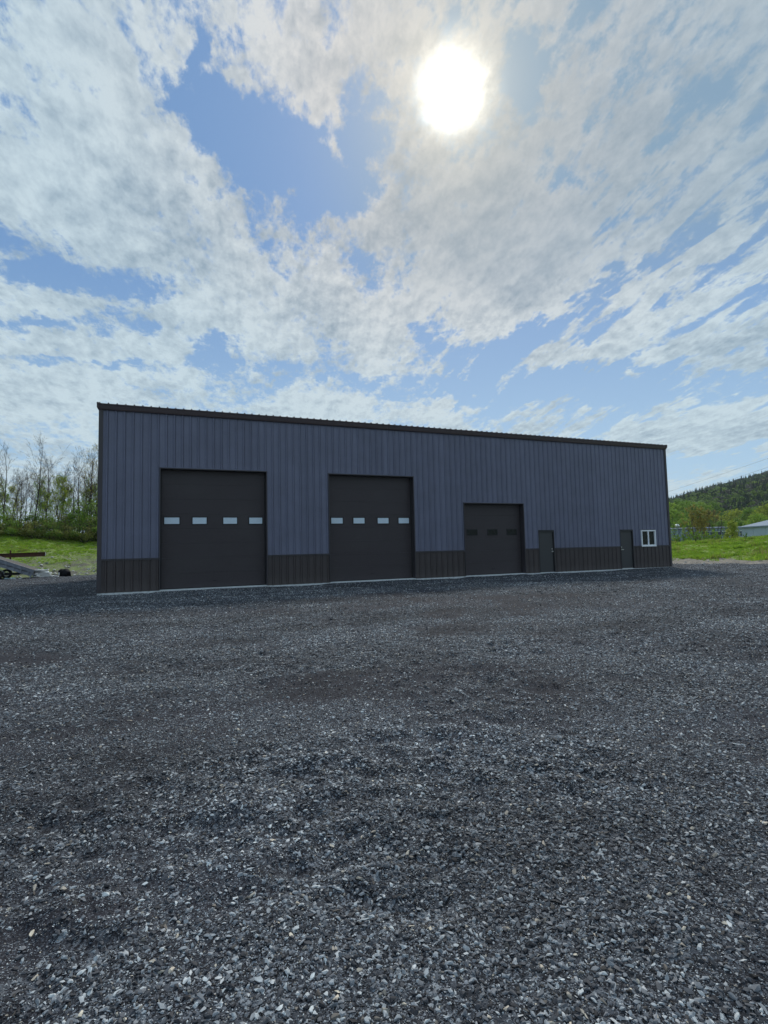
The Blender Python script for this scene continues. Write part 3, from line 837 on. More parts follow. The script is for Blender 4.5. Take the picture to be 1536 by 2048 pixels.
# tilt-deck trailer: deck runs down to the right and its tail rests on the ground
tr = empty('tilt_deck_trailer', (-6.10, 22.6, hz(-6.10, 22.6)), rz=rad(-2))
tag(tr, 'grey tilt-deck trailer with its tail lowered to the gravel beside the white boards', 'trailer')
S = math.tan(rad(21.8))
def dz(x): return .57 - x*S            # deck surface height, x negative to the left
DW = 2.0
for k in range(26):                     # deck boards across
    x1 = -k*.20; x0 = x1-.19
    mb = MB(); t = .05
    vs = []
    for y in (.06, DW-.06):
        for x in (x0, x1): vs += [(x, y, dz(x)), (x, y, dz(x)+t)]
    mb.add(vs, [(0,1,3,2),(4,6,7,5),(0,4,5,1),(2,3,7,6),(1,5,7,3),(0,2,6,4)]); mb.build('deck_board', M_deck, tr)
for y in (0.0, DW):                     # side rails: deep channel with stake pockets
    mb = MB()
    a, b_ = Vector((0.0, y, dz(0)-.06)), Vector((-5.2, y, dz(-5.2)-.06))
    mb.bar(a, b_, .05, .22); mb.bar(a+Vector((0,-.045,.115)), b_+Vector((0,-.045,.115)), .09, .02); mb.bar(a+Vector((0,-.045,-.115)), b_+Vector((0,-.045,-.115)), .09, .02)
    mb.build('side_rail', M_galv, tr)
    mb = MB(); a, b_ = Vector((-.12, y, dz(-.12)-.36)), Vector((-5.2, y, dz(-5.2)-.36)); mb.bar(a, b_, .04, .20); mb.bar(a+Vector((0,-.03,-.11)), b_+Vector((0,-.03,-.11)), .08, .02)
    mb.build('lower_rail', M_galv, tr)
    for k in range(11):
        x = -.30-k*.45; mb = MB(); mb.box(x-.03, x+.03, y-.075, y-.0255, dz(x)-.42, dz(x)-.02); mb.build('stake_pocket', M_galv, tr)
mb = MB()                               # closing frame at the tail, resting on its lower edge
for y in (0, DW): mb.bar((.03, y, dz(0)+.04), (-.20, y, .03), .09, .07, up=(0, 1, 0))
mb.bar((.03, 0, dz(0)+.02), (.03, DW, dz(0)+.02), .07, .07); mb.bar((-.20, 0, .05), (-.20, DW, .05), .07, .10); mb.bar((-.08, .04, .31), (-.08, DW-.04, .31), .03, .42, up=(-.38, 0, 1))
mb.build('tail_frame', M_galv, tr)
for y in (.30, DW-.30):                # level lower chassis
    mb = MB(); mb.bar((-.9, y, .34), (-6.0, y, .42), .08, .14); mb.build('chassis_beam', M_tyre, tr)
for x in (-1.1, -3.6, -5.6):
    mb = MB(); mb.bar((x, .3, .35+(-x)*.013), (x, DW-.3, .35+(-x)*.013), .08, .08); mb.build('cross_member', M_tyre, tr)
wheel0 = None
for x in (-2.15, -3.0):
    for y in (-.16, DW+.16):
        if wheel0 is None:
            w = empty('wheel', (x, y, .34), parent=tr)
            mb = MB(); s_ = 24; prof = [(.20, -.10), (.31, -.11), (.345, -.08), (.35, 0), (.345, .08), (.31, .11), (.20, .10)]
            vs = [(math.cos(2*math.pi*k/s_)*r_, y_, math.sin(2*math.pi*k/s_)*r_) for k in range(s_) for r_, y_ in prof]; np_ = len(prof)
            mb.add(vs, [(k*np_+i, k*np_+(i+1) % np_, ((k+1) % s_)*np_+(i+1) % np_, ((k+1) % s_)*np_+i) for k in range(s_) for i in range(np_)])
            mb.build('tyre', M_tyre, w, smooth=True)
            mb = MB()
            for k in range(s_):
                pass
            mb.disc((0, 0, 0), (0, 1, 0), .07, .13, 12)
            for k in range(6):
                a = k*math.pi/3; mb.bar((math.cos(a)*.05, 0, math.sin(a)*.05), (math.cos(a)*.20, 0, math.sin(a)*.20), .055, .05, up=(0, 1, 0))
            rim = [(.185, -.09), (.205, -.09), (.205, .09), (.185, .09)]
            vs = [(math.cos(2*math.pi*k/s_)*r_, y_, math.sin(2*math.pi*k/s_)*r_) for k in range(s_) for r_, y_ in rim]
            mb.add(vs, [(k*4+i, k*4+(i+1) % 4, ((k+1) % s_)*4+(i+1) % 4, ((k+1) % s_)*4+i) for k in range(s_) for i in range(4)])
            mb.build('rim', M_alu, w)
            wheel0 = w
        else:
            w = copy_tree(wheel0, tr); w.location = (x, y, .34)
for y in (-.16, DW+.16):
    mb = MB(); n_ = 12; vs = []
    for k in range(n_+1):
        a = math.pi*k/n_; cx_ = -2.575 + math.cos(a)*.86; cz_ = .36 + math.sin(a)*.46
        vs += [(cx_, y-.13, cz_), (cx_, y+.13, cz_), (cx_, y+.13, cz_+.02), (cx_, y-.13, cz_+.02)]
    mb.add(vs, [(k*4+i, k*4+(i+1) % 4, (k+1)*4+(i+1) % 4, (k+1)*4+i) for k in range(n_) for i in range(4)] + [(3,2,1,0), (n_*4, n_*4+1, n_*4+2, n_*4+3)])
    mb.build('fender', M_galv, tr)
# oddments lying under the tilted deck
rng = random.Random(4)
for k, (dx, dy, w_, h_, mt, lb) in enumerate([(-1.35, .1, .62, .10, M_teal, 'folded pale blue tarp lying under the tilted trailer deck'), (-.75, -.15, .46, .07, M_board, 'short white board on the gravel just under the lowered trailer tail'), (-1.0, -.30, .30, .06, M_board, 'small white offcut beside the pale blue tarp under the trailer')]):
    p = Matrix.Rotation(rad(-9), 3, 'Z') @ Vector((dx, dy-.35, 0)) + tr.location
    mb = MB(); nx, ny = 7, 4; vs = []; fs = []
    for lay in (0, 1):
        for i in range(nx):
            for j in range(ny):
                vs.append(((i/(nx-1)-.5)*w_*(1+rng.uniform(-.06, .06)), (j/(ny-1)-.5)*w_*.5, (h_*(.6+.4*math.sin(i*1.3+j))*(1 if mt is M_teal else .8) if lay else 0)))
    for i in range(nx-1):
        for j in range(ny-1):
            a = i*ny+j; fs += [(a, a+1, a+ny+1, a+ny), (nx*ny+a, nx*ny+a+ny, nx*ny+a+ny+1, nx*ny+a+1)]
    ring = [i*ny for i in range(nx)] + [(nx-1)*ny+j for j in range(1, ny)] + [i*ny+ny-1 for i in range(nx-2, -1, -1)] + [j for j in range(ny-2, 0, -1)]
    for a, b_ in zip(ring, ring[1:]+ring[:1]): fs.append((a, b_, nx*ny+b_, nx*ny+a))
    mb.add(vs, fs); o = mb.build('folded_tarp' if mt is M_teal else 'board_offcut', mt); o.location = (p.x, p.y, hz(p.x, p.y)); o.rotation_euler = (0, 0, rng.uniform(-.4, .4))
    tag(o, lb, 'tarp' if mt is M_teal else 'board')

# rusty beam held on a post behind the trailer
bp = at(-11.75, 50.5)
bm_ = empty('rusty_beam', (bp.x, bp.y, bp.z), rz=rad(8)); tag(bm_, 'long rusty steel beam carried level on a short post behind the trailer', 'steel beam')
bz = 1.42 + 50.5*math.tan(rad(.20)) - bp.z
mb = MB()
for dz_ in (-.15, .15): mb.bar((-3.6, 0, bz+dz_-.05), (2.28, 0, bz+dz_+.06), .20, .025)
mb.bar((-3.6, 0, bz-.05), (2.28, 0, bz+.06), .02, .28); mb.build('flange_beam', M_rust, bm_)
mb = MB(); mb.bar((2.29, 0, bz-.13+.06), (2.29, 0, bz+.13+.06), .16, .025, up=(1, 0, 0)); mb.build('end_cap', M_board, bm_)
for x in (.0, -3.2):
    mb = MB(); mb.bar((x, .13, -.3), (x, .13, bz+.40), .10, .10); mb.build('post', M_rust, bm_)
    mb = MB(); mb.bar((x, -.10, bz-.19), (x, .2, bz-.19), .16, .03); mb.build('bracket', M_rust, bm_)

# heap of white boards
bx, by = -5.60, 23.30
hp = empty('white_board_heap', (bx, by, hz(bx, by))); hp.scale = (1.1, 1.0, 1.25); tag(hp, 'heap of loose white boards piled on the gravel right of the trailer tail', 'board heap')
for k in range(24):
    lay = k//4
    L_ = rng.uniform(.65, 1.25)*(1-.09*lay); a = rng.uniform(-.28, .28) + (.15 if k % 2 else -.1)
    cx_, cy_ = rng.uniform(-.26, .20) + (.22 if lay == 0 else 0) - .03*lay, rng.uniform(-.35, .35); z_ = .04 + lay*.075 + rng.uniform(0, .02)
    ti = rng.uniform(-.10, .16)
    mb = MB(); d = Vector((math.cos(a)*math.cos(ti), math.sin(a)*math.cos(ti), -math.sin(ti)))*L_/2; c_ = Vector((cx_, cy_, z_+abs(math.sin(ti))*L_/2*.6))
    mb.bar(c_-d, c_+d, rng.uniform(.13, .22), .04); mb.build('board', M_board, hp)

# black plastic bag and its trailing sheet
def lumpy(rx, ry, rz_, seed, n_=18, m_n=10, flat=.0, rough=.16):
    r_ = random.Random(seed); vs = []; fs = []
    ph = [(r_.uniform(2, 6), r_.uniform(0, 6), r_.uniform(2, 6), r_.uniform(0, 6)) for _ in range(5)]
    for i in range(m_n+1):
        t = math.pi*i/m_n
        for k in range(n_):
            a = 2*math.pi*k/n_
            s_ = 1 + rough*sum(math.sin(f1*t+p1)*math.sin(round(f2)*a+p2) for f1, p1, f2, p2 in ph)/1.6
            z = math.cos(t)*rz_*s_
            vs.append((math.sin(t)*math.cos(a)*rx*s_, math.sin(t)*math.sin(a)*ry*s_, max(z, -rz_*.62)))
    for i in range(m_n):
        for k in range(n_):
            fs.append((i*n_+k, i*n_+(k+1) % n_, (i+1)*n_+(k+1) % n_, (i+1)*n_+k))
    return vs, fs
gx, gy = -4.50, 23.9
bag = empty('black_bag', (gx, gy, hz(gx, gy))); bag.scale = (.8, .8, 1.0); tag(bag, 'bulging black plastic bag with a flat tail lying at the foot of the grass bank', 'bag')
mb = MB(); v_, f_ = lumpy(.46, .40, .34, 7); mb.add([(x+.32, y, z+.20) for x, y, z in v_], f_); v_, f_ = lumpy(.26, .26, .26, 9); mb.add([(x-.02, y+.03, z+.27) for x, y, z in v_], f_)
mb.build('bag_body', M_plastic, bag, smooth=True)
mb = MB(); v_, f_ = lumpy(.75, .30, .10, 11, rough=.3); mb.add([(x-.62, y, z+.05) for x, y, z in v_], f_); mb.build('trailing_film', M_plastic, bag, smooth=True)
mb = MB(); mb.box(-.22, -.12, -.36, -.33, .08, .30); mb.build('paper_label', M_board, bag)

# ------------------------------------------------------------------ stones scattered at the foot of the bank
M_rock = plain('pale_field_stone', (.42, .42, .40), .85, .25, 9, bump=.5, bscale=30)
def rock_mesh(seed):
    r_ = random.Random(seed); bm = bmesh.new()
    for i in range(14):
        v = Vector([r_.gauss(0, 1) for _ in range(3)]).normalized(); bm.verts.new((v.x*.5, v.y*.42, v.z*.30))
    bmesh.ops.convex_hull(bm, input=bm.verts); bmesh.ops.delete(bm, geom=[v for v in bm.verts if not v.link_faces], context='VERTS')
    me = bpy.data.meshes.new('rock'); bm.to_mesh(me); bm.free(); me.materials.append(M_rock); return me
rocks = [rock_mesh(i) for i in range(6)]
rng = random.Random(12); P, S_, R_ = [], [], []
for i in range(1500):
    b = rng.uniform(-20, -4.2); d = rng.uniform(46, 66); p = at(b, d)
    s = float(bank_s(np.array([p.x]), np.array([p.y]))[0])
    if s < 0.2 or rng.random() > math.exp(-s/5.5)*(.35+.65*(b+20)/16): continue
    sz = .08+.30*rng.random()**2.4; P.append((p.x, p.y, p.z+sz*.1)); S_.append(sz); R_.append((rng.uniform(-.3,.3), rng.uniform(-.3,.3), rng.uniform(0,6)))
for i in range(500):
    b = rng.uniform(49, 68); d = rng.uniform(40, 56); p = at(b, d)
    s = float(field_s(np.array([p.x]), np.array([p.y]))[0])
    if s < -.5 or rng.random() > math.exp(-abs(s-1)/2.2): continue
    sz = .05+.22*rng.random()**3; P.append((p.x, p.y, p.z+sz*.1)); S_.append(sz); R_.append((rng.uniform(-.3,.3), rng.uniform(-.3,.3), rng.uniform(0,6)))
scatter('scattered_stones', P, R_, S_, [rng.randrange(6) for _ in P], [bpy.data.objects.new('rock_%d' % i, m) for i, m in enumerate(rocks)], label='pale stones scattered along the foot of the grass', cat='stones')

# ------------------------------------------------------------------ vegetation
def leaf_mat(name, a, b_, trans=.45):
    def f(q, b):
        r = q.n('ObjectInfo').outputs['Random']
        v = q.world()
        k = q.noise(v, 1.3, 5, .7)
        c = q.ramp(k, [(.25, a), (.75, b_)])
        c = q.mix(1.0, c, q.ramp(r, [(0, (.8,.85,.8)), (1, (1.2,1.12,1.1))]), 'MULTIPLY')
        q.put(b.inputs['Base Color'], c); b.inputs['Roughness'].default_value = .6
        b.inputs['Specular IOR Level'].default_value = .25
        t = q.n('BsdfTranslucent'); q.put(t.inputs[0], c)
        mx = q.n('MixShader'); mx.inputs[0].default_value = trans
        q.L.new(b.outputs[0], mx.inputs[1]); q.L.new(t.outputs[0], mx.inputs[2])
        out = [x for x in q.N if x.type == 'OUTPUT_MATERIAL'][0]; q.L.new(mx.outputs[0], out.inputs[0])
    return material(name, f)
M_grass = leaf_mat('grass_blades', (.17, .31, .028), (.34, .50, .06), .5)
M_grass_dry = leaf_mat('weedy_blades', (.21, .24, .055), (.36, .36, .12), .45)
M_lf_dark = leaf_mat('dark_green_leaves', (.12, .23, .036), (.22, .34, .055))
M_lf_fresh = leaf_mat('fresh_green_leaves', (.17, .30, .036), (.29, .42, .06))
M_lf_yellow = leaf_mat('yellow_green_leaves', (.26, .33, .045), (.40, .45, .07))
M_lf_bud = leaf_mat('olive_buds', (.27, .24, .055), (.40, .34, .09))
M_bark = plain('grey_brown_bark', (.050, .038, .036), .9, .3, 8)
M_bark2 = plain('pale_grey_bark', (.115, .105, .10), .9, .3, 8)

# grass on the bank and the field
def tuft(seed, mat, n, h, spread):
    r_ = random.Random(seed); mb = MB()
    for i in range(n):
        a = r_.uniform(0, 6.28); d = spread*math.sqrt(r_.random()); x, y = math.cos(a)*d, math.sin(a)*d
        hh = h*r_.uniform(.5, 1.1); b = r_.uniform(0, 6.28); w = .014+.016*r_.random(); l = hh*r_.uniform(.15, .6)
        px, py = math.cos(b), math.sin(b); q, s = -py*w, px*w
        mb.add([(x-q, y-s, 0), (x+q, y+s, 0), (x+q*.6+px*l*.4, y+s*.6+py*l*.4, hh*.6), (x-q*.6+px*l*.4, y-s*.6+py*l*.4, hh*.6), (x+px*l, y+py*l, hh)], [(0,1,2,3), (3,2,4)])
    return mb
def scatter_grass():
    rng = np.random.default_rng(8); P = []; S = []; K = []
    def region(b0, b1, r0, r1, n, keep, sz):
        b = np.radians(rng.uniform(b0, b1, n)); r = np.sqrt(rng.uniform(r0**2, r1**2, n))
        x = EYE.x+np.sin(b)*r; y = EYE.y+np.cos(b)*r
        k = keep(x, y); x, y = x[k], y[k]
        P.append(np.stack([x, y, height(x, y)-.01], 1)); S.append(sz(x, y)*rng.uniform(.6, 1.35, len(x)))
        dry = rng.uniform(0, 1, len(x)) < np.clip(.05+.5*(fbm(x*.4, y*.4, 71)-.42)*2, .02, .5)
        K.append(np.where(dry, rng.integers(4, 6, len(x)), rng.integers(0, 4, len(x))))
    def kl(x, y):
        s = bank_s(x, y); p = fbm(x*.5, y*.5, 61, 4, .6)
        d = (1-sstep(s, 3.0, 19))*sstep(p+(x+7)*.045, .26, .52)
        return (s > .6) & (s < 40) & (x < 8) & (rng.uniform(0, 1, len(x)) > d*1.05) & (rng.uniform(0, 1, len(x)) < .35+.65*sstep(fbm(x*1.2, y*1.2, 66), .35, .6))
    region(-22, 3, 44, 85, 80000, kl, lambda x, y: .42+.35*sstep(bank_s(x, y), 6, 26)+.5*(fbm(x*.6, y*.6, 67)-.5))
    def kr(x, y):
        s = field_s(x, y); p = fbm(x*.5, y*.5, 61, 4, .6)
        return (s > 4.2) & (s < 62) & (rng.uniform(0, 1, len(x)) > (1-sstep(s, 4, 9))*.8) & (rng.uniform(0, 1, len(x)) < .4+.6*sstep(fbm(x*1.1, y*1.1, 68), .3, .6))
    region(45, 70, 40, 105, 80000, kr, lambda x, y: .50+.4*(fbm(x*.5, y*.5, 69)-.5)+.9*sstep(fbm(x*.45, y*.45, 75), .54, .64))
    P_, S_, K_ = np.concatenate(P), np.concatenate(S), np.concatenate(K)
    rot = np.stack([rng.normal(0, .1, len(P_)), rng.normal(0, .1, len(P_)), rng.uniform(0, 6.28, len(P_))], 1)
    pr = [proto('tuft_%d' % i, tuft(i, M_grass if i < 4 else M_grass_dry, 16 if i < 4 else 12, .20 if i < 4 else .26, .16), M_grass if i < 4 else M_grass_dry) for i in range(6)]
    scatter('grass', P_, rot, S_, K_, pr, label='rough spring grass on the bank and field', cat='grass')
scatter_grass()

def leaf_quads(mb, c, r, n, size, rng, flat=1.0, shell=.35):
    for i in range(n):
        v = Vector([rng.gauss(0, 1) for _ in range(3)]).normalized()*(r*(shell+(1-shell)*rng.random())); v.z *= flat
        p = c+v; a = Vector([rng.gauss(0, 1) for _ in range(3)]).normalized(); b = a.cross(Vector([rng.gauss(0, 1) for _ in range(3)])).normalized()
        s = size*rng.uniform(.6, 1.3)
        mb.add([p-a*s*.5, p+b*s*.3, p+a*s*.5, p-b*s*.3], [(0, 1, 2, 3)])

def bare_tree(seed, H, lean=0.0, leafy=0.0, leafmat=None, spread=.32, bark=None, start=.28, leaf_size=.16, forks=1, thick=1.0):
    """tapered trunk, upswept limbs and twigs; leaves only at the tips where asked"""
    rng = random.Random(seed); root = empty('tree')
    trunk, crown, leaves = MB(), MB(), MB()
    tips = []
    def limb(mb, p, d, L, r, depth):
        n = max(3, int(L/ .7)) if depth < 2 else 3
        pts, rs = [p], [r]; q, dd = Vector(p), Vector(d)
        for i in range(n):
            dd = (dd + Vector((rng.gauss(0, .09), rng.gauss(0, .09), .05 + .05*rng.random()))*(1 if depth else .45)).normalized()
            q = q + dd*L/n; pts.append(q.copy()); rs.append(max(.007, r*(1-(i+1)/n*(.85 if depth else .90))))
        mb.tube(pts, rs, 6 if depth == 0 else (4 if depth == 1 else 3), caps=depth == 0)
        return pts, rs, dd
    def grow(pts, rs, depth, L):
        if depth >= 4: return
        n = {0: 15, 1: 5, 2: 3, 3: 2}[depth]
        for i in range(n):
            t = (start + (1-start)*((i+rng.random())/n)) if depth == 0 else (.2+.8*(i+rng.random())/n)
            k = min(int(t*(len(pts)-1)), len(pts)-2); f = t*(len(pts)-1)-k
            p = pts[k].lerp(pts[k+1], f); r = rs[k]*(1-f)+rs[k+1]*f
            ax = (pts[k+1]-pts[k]).normalized()
            a = rng.uniform(0, 6.28); side = ax.orthogonal().normalized(); side = Matrix.Rotation(a, 3, ax) @ side
            ang = rng.uniform(.35, .75) if depth else rng.uniform(.40, .75)*(1.1-.35*t)
            d = (ax*math.cos(ang) + side*math.sin(ang)).normalized()
            LL = L*{0: spread*(1.25-.75*t), 1: .50, 2: .50, 3: .5}[depth]*rng.uniform(.65, 1.2)
            if LL < .12: continue
            q, rr, _ = limb(crown, p, d, LL, max(.008, r*.42), depth+1)
            if depth >= 1: tips.append(q[-1]); tips.append(q[len(q)//2])
            grow(q, rr, depth+1, LL)
    for fk in range(forks):
        d0 = Vector((lean+(rng.uniform(-.22, .22) if fk else 0), rng.uniform(-.05, .05), 1)).normalized()
        pts, rs, _ = limb(trunk, Vector((fk*.12, 0, -.3)), d0, H*(1 if fk == 0 else .85)+.3, H*.0098*thick*(1 if forks == 1 else .8), 0)
        grow(pts, rs, 0, H)
    trunk.build('trunk', bark or M_bark, root, smooth=True)
    crown.build('crown', bark or M_bark, root)
    if leafy > 0:
        n = 0
        for t in tips:
            if rng.random() < leafy:
                leaf_quads(leaves, t, .28, 4, leaf_size, rng); n += 1
        leaves.build('leaves', leafmat, root)
    return root
def round_tree(seed, H, W, mat, bark=None, n=2600, size=.30, trunk_h=.25, gaps=.5, cone=0.0):
    """leafed tree: trunk, limbs and a crown of leaf clusters"""
    rng = random.Random(seed); root = empty('tree'); tr_, fol = MB(), MB()
    tr_.tube([(0,0,-.3), (.05,0,H*.3), (0,.05,H*.6), (0,0,H*.85)], [H*.022, H*.017, H*.010, H*.004], 7)
    cl = []
    K = 34
    for i in range(K):
        t = (i+.5)/K; z = H*(trunk_h + (1-trunk_h)*t)
        prof = math.sin(math.pi*min(1, (t*.92+.08)))**.6 if not cone else (1-t)**.8*.9+.08
        a = i*2.4+rng.uniform(-.4, .4); r = W*.5*prof*rng.uniform(.35, .95)
        c = Vector((math.cos(a)*r, math.sin(a)*r, z)); cl.append(c)
        b0 = Vector((0, 0, max(H*.15, z-H*.14))); tr_.tube([b0, b0.lerp(c, .55)+Vector((0,0,-.05*H*.2)), c], [H*.006, H*.004, H*.0015], 4, caps=False)
    m_ = int(n/K)
    for c in cl:
        leaf_quads(fol, c, W*rng.uniform(.11, .19), m_, size, rng, .75, .15)
    tr_.build('trunk', bark or M_bark, root, smooth=True); fol.build('crown', mat, root)
    return root
def shrub(seed, H, W, mat, n=1500, size=.16):
    rng = random.Random(seed); root = empty('shrub'); st, fol = MB(), MB()
    for i in range(13):
        a = rng.uniform(0, 6.28); r = W*.42*math.sqrt(rng.random()); z = H*rng.uniform(.25, .82)*(1-.35*(r/(W*.5))**2)
        c = Vector((math.cos(a)*r, math.sin(a)*r*.7, z)); st.tube([(c.x*.2, c.y*.2, -.1), c*.6, c], [.03, .02, .01], 4, caps=False)
        leaf_quads(fol, c, W*rng.uniform(.12, .20), n//13, size, rng, .8, .1)
    for i in range(60):      # shoots standing out of the mass
        a = rng.uniform(0, 6.28); r = W*.45*math.sqrt(rng.random()); p = Vector((math.cos(a)*r, math.sin(a)*r*.7, H*.6)); q = p+Vector((rng.gauss(0, .25), rng.gauss(0, .25), H*rng.uniform(.2, .5)))
        st.tube([p, q], [.012, .006], 3, caps=False); leaf_quads(fol, q, .12, 4, size*.8, rng)
    st.build('stem', M_bark, root); fol.build('foliage', mat, root)
    return root

def real_height(root):
    return max(v.co.z for ch in root.children for v in ch.data.vertices)
def place(src, used, bearing, dist, s, rz, sink=0.0):
    o = src if src.name not in used else copy_tree(src)
    used.add(src.name); p = at(bearing, dist)
    o.location = (p.x, p.y, p.z-sink); o.rotation_euler = (0, 0, rz); o.scale = (s, s, s)
    return o

# left: leafless spring trees above the bank
used = set()
kinds = [bare_tree(1, 13.2, .02), bare_tree(2, 12.0, -.04, spread=.28), bare_tree(3, 11.5, .05, forks=2, spread=.26),
         bare_tree(4, 9.5, .0, .55, M_lf_yellow, spread=.34), bare_tree(6, 9.5, .03, .40, M_lf_fresh, spread=.30), bare_tree(7, 11.5, -.02, .10, M_lf_bud, spread=.30)]
rng = random.Random(77)
# bearing, distance, kind, top elevation wanted
lt = [(-12.35, 78, 1, 10.1, 'tall bare tree at the far left of the bank, over the trailer'), (-12.0, 84, 4, 6.8, None), (-11.2, 80, 2, 8.0, None), (-10.75, 86, 1, 7.4, None), (-10.15, 76, 0, 11.3, 'tallest leafless tree on the bank, well left of the shed'),
      (-9.85, 85, 5, 8.2, None), (-9.2, 80, 1, 9.8, 'tall thin bare tree just right of the tallest tree on the bank'), (-8.75, 88, 3, 6.0, None), (-8.55, 77, 3, 7.7, 'short tree with a dense yellow-green crown between bare trees on the bank'),
      (-8.0, 86, 5, 7.4, None), (-7.45, 80, 4, 7.6, None), (-7.1, 84, 1, 9.3, None), (-6.7, 79, 2, 10.0, 'forked bare tree on the bank leaning beside the shed'), (-6.35, 87, 4, 7.5, None), (-5.95, 82, 0, 9.8, None),
      (-5.6, 77, 5, 10.8, 'tall dark bare tree closest to the shed wall'), (-5.2, 84, 1, 9.9, None), (-4.7, 80, 4, 8.4, None), (-4.2, 83, 2, 9.8, None), (-13.1, 80, 5, 9.0, None), (-13.9, 83, 3, 8.0, None), (-14.8, 79, 0, 9.8, None), (-11.6, 90, 5, 7.2, None), (-7.75, 90, 1, 8.2, None), (-9.5, 92, 2, 7.5, None), (-3.5, 82, 0, 9.5, None),
      (-12.6, 93, 4, 7.0, None), (-11.4, 88, 3, 6.6, None), (-9.0, 84, 4, 7.2, None), (-7.2, 88, 3, 6.8, None), (-6.5, 92, 1, 9.0, None), (-5.4, 88, 4, 7.6, None), (-11.0, 91, 1, 8.4, None), (-9.7, 95, 4, 7.4, None), (-8.15, 82, 2, 9.0, None), (-12.15, 86, 2, 8.4, None), (-6.2, 85, 3, 6.6, None), (-10.45, 93, 5, 7.6, None), (-8.3, 93, 0, 7.9, None), (-6.0, 93, 5, 8.0, None), (-5.0, 92, 3, 7.0, None)]
hs = [real_height(k) for k in kinds]
adj = ['slim bare grey tree', 'thin leafless tree', 'forked leafless tree', 'small yellow-green leafed tree', 'light green budding tree', 'bare olive-budded tree']
def between(b):
    named = [(-15.5, 'the frame edge'), (-12.35, 'the tall far-left tree'), (-10.15, 'the tallest bank tree'), (-8.55, 'the yellow-green tree'), (-6.7, 'the forked leaning tree'), (-5.6, 'the dark tree by the shed'), (-2, 'the shed rear')]
    for (a, x), (c, y) in zip(named, named[1:]):
        if a <= b < c: return 'between %s and %s' % (x.replace('the ', '', 1), y.replace('the ', '', 1))
    return 'on the bank'
seen_labels = {}
for b, d, k, el, lb in lt:
    p = at(b, d); want = 1.42 + d*math.tan(rad(el)) - p.z
    o = place(kinds[k], used, b, d, want/hs[k], rng.uniform(0, 6.28))
    if not lb:
        lb = '%s %s' % (adj[k], between(b))
        i = seen_labels.get(lb, 0); seen_labels[lb] = i+1
        if i: lb += ', ' + ['', 'further back', 'rearmost', 'behind the others', 'last of them'][min(i, 4)]
    tag(o, lb, 'tree', 'spring trees along the top of the bank')

# undergrowth below them
used = set()
sh = [shrub(1, 3.0, 4.8, M_lf_dark, 2600, .17), shrub(2, 2.7, 4.4, M_lf_fresh, 2300, .16), shrub(3, 3.2, 4.6, M_lf_dark, 2600, .16), shrub(4, 1.6, 3.4, M_grass_dry, 1500, .14)]
nm = ['dark green shrub', 'fresh green shrub', 'tall dark shrub', 'low olive brushy shrub']
places = [(-14.5, 74, 0, 1.0), (-13.3, 76, 2, .9), (-12.3, 74, 1, .95), (-11.2, 75, 3, 1.3), (-10.3, 75.5, 0, .95), (-9.3, 74, 1, .9), (-8.2, 75, 3, 1.4), (-7.6, 77, 1, 1.15), (-6.7, 75, 2, 1.2), (-5.6, 76, 2, 1.3), (-4.9, 74, 3, 1.5), (-4.3, 76, 0, 1.3),
          (-13.8, 72, 3, 1.0), (-12.8, 71.5, 3, .9), (-11.7, 71.5, 0, .65), (-10.7, 72, 3, 1.1), (-9.8, 71.5, 3, 1.0), (-8.8, 71.5, 0, .7), (-7.7, 71.5, 3, 1.0), (-6.9, 72, 0, .75), (-6.0, 71.5, 3, 1.1), (-5.1, 71.8, 0, .8), (-3.9, 73, 2, 1.0)]
cols = ['pale', 'dense']
for i, (b, d, k, s) in enumerate(places):
    o = place(sh[k], used, b, d, s, rng.uniform(0, 6.28))
    row = 'in front hedge row' if d < 73.5 else 'in back hedge row'
    if b < -12.35: w = 'left of the tall far-left tree'
    elif b < -10.15: w = 'under the gap left of the tallest tree'
    elif b < -8.55: w = 'between the tallest and yellow-green trees'
    elif b < -6.7: w = 'right of the yellow-green tree'
    elif b < -5.5: w = 'under the forked tree'
    else: w = 'against the shed corner'
    lb = '%s %s %s' % (nm[k], row, w); j = seen_labels.get(lb, 0); seen_labels[lb] = j+1
    if j: lb = lb.replace(' in ', ' further right in ' if rng.random() >= 0 else '', 1)
    tag(o, lb, 'shrub', 'undergrowth below the bank trees')

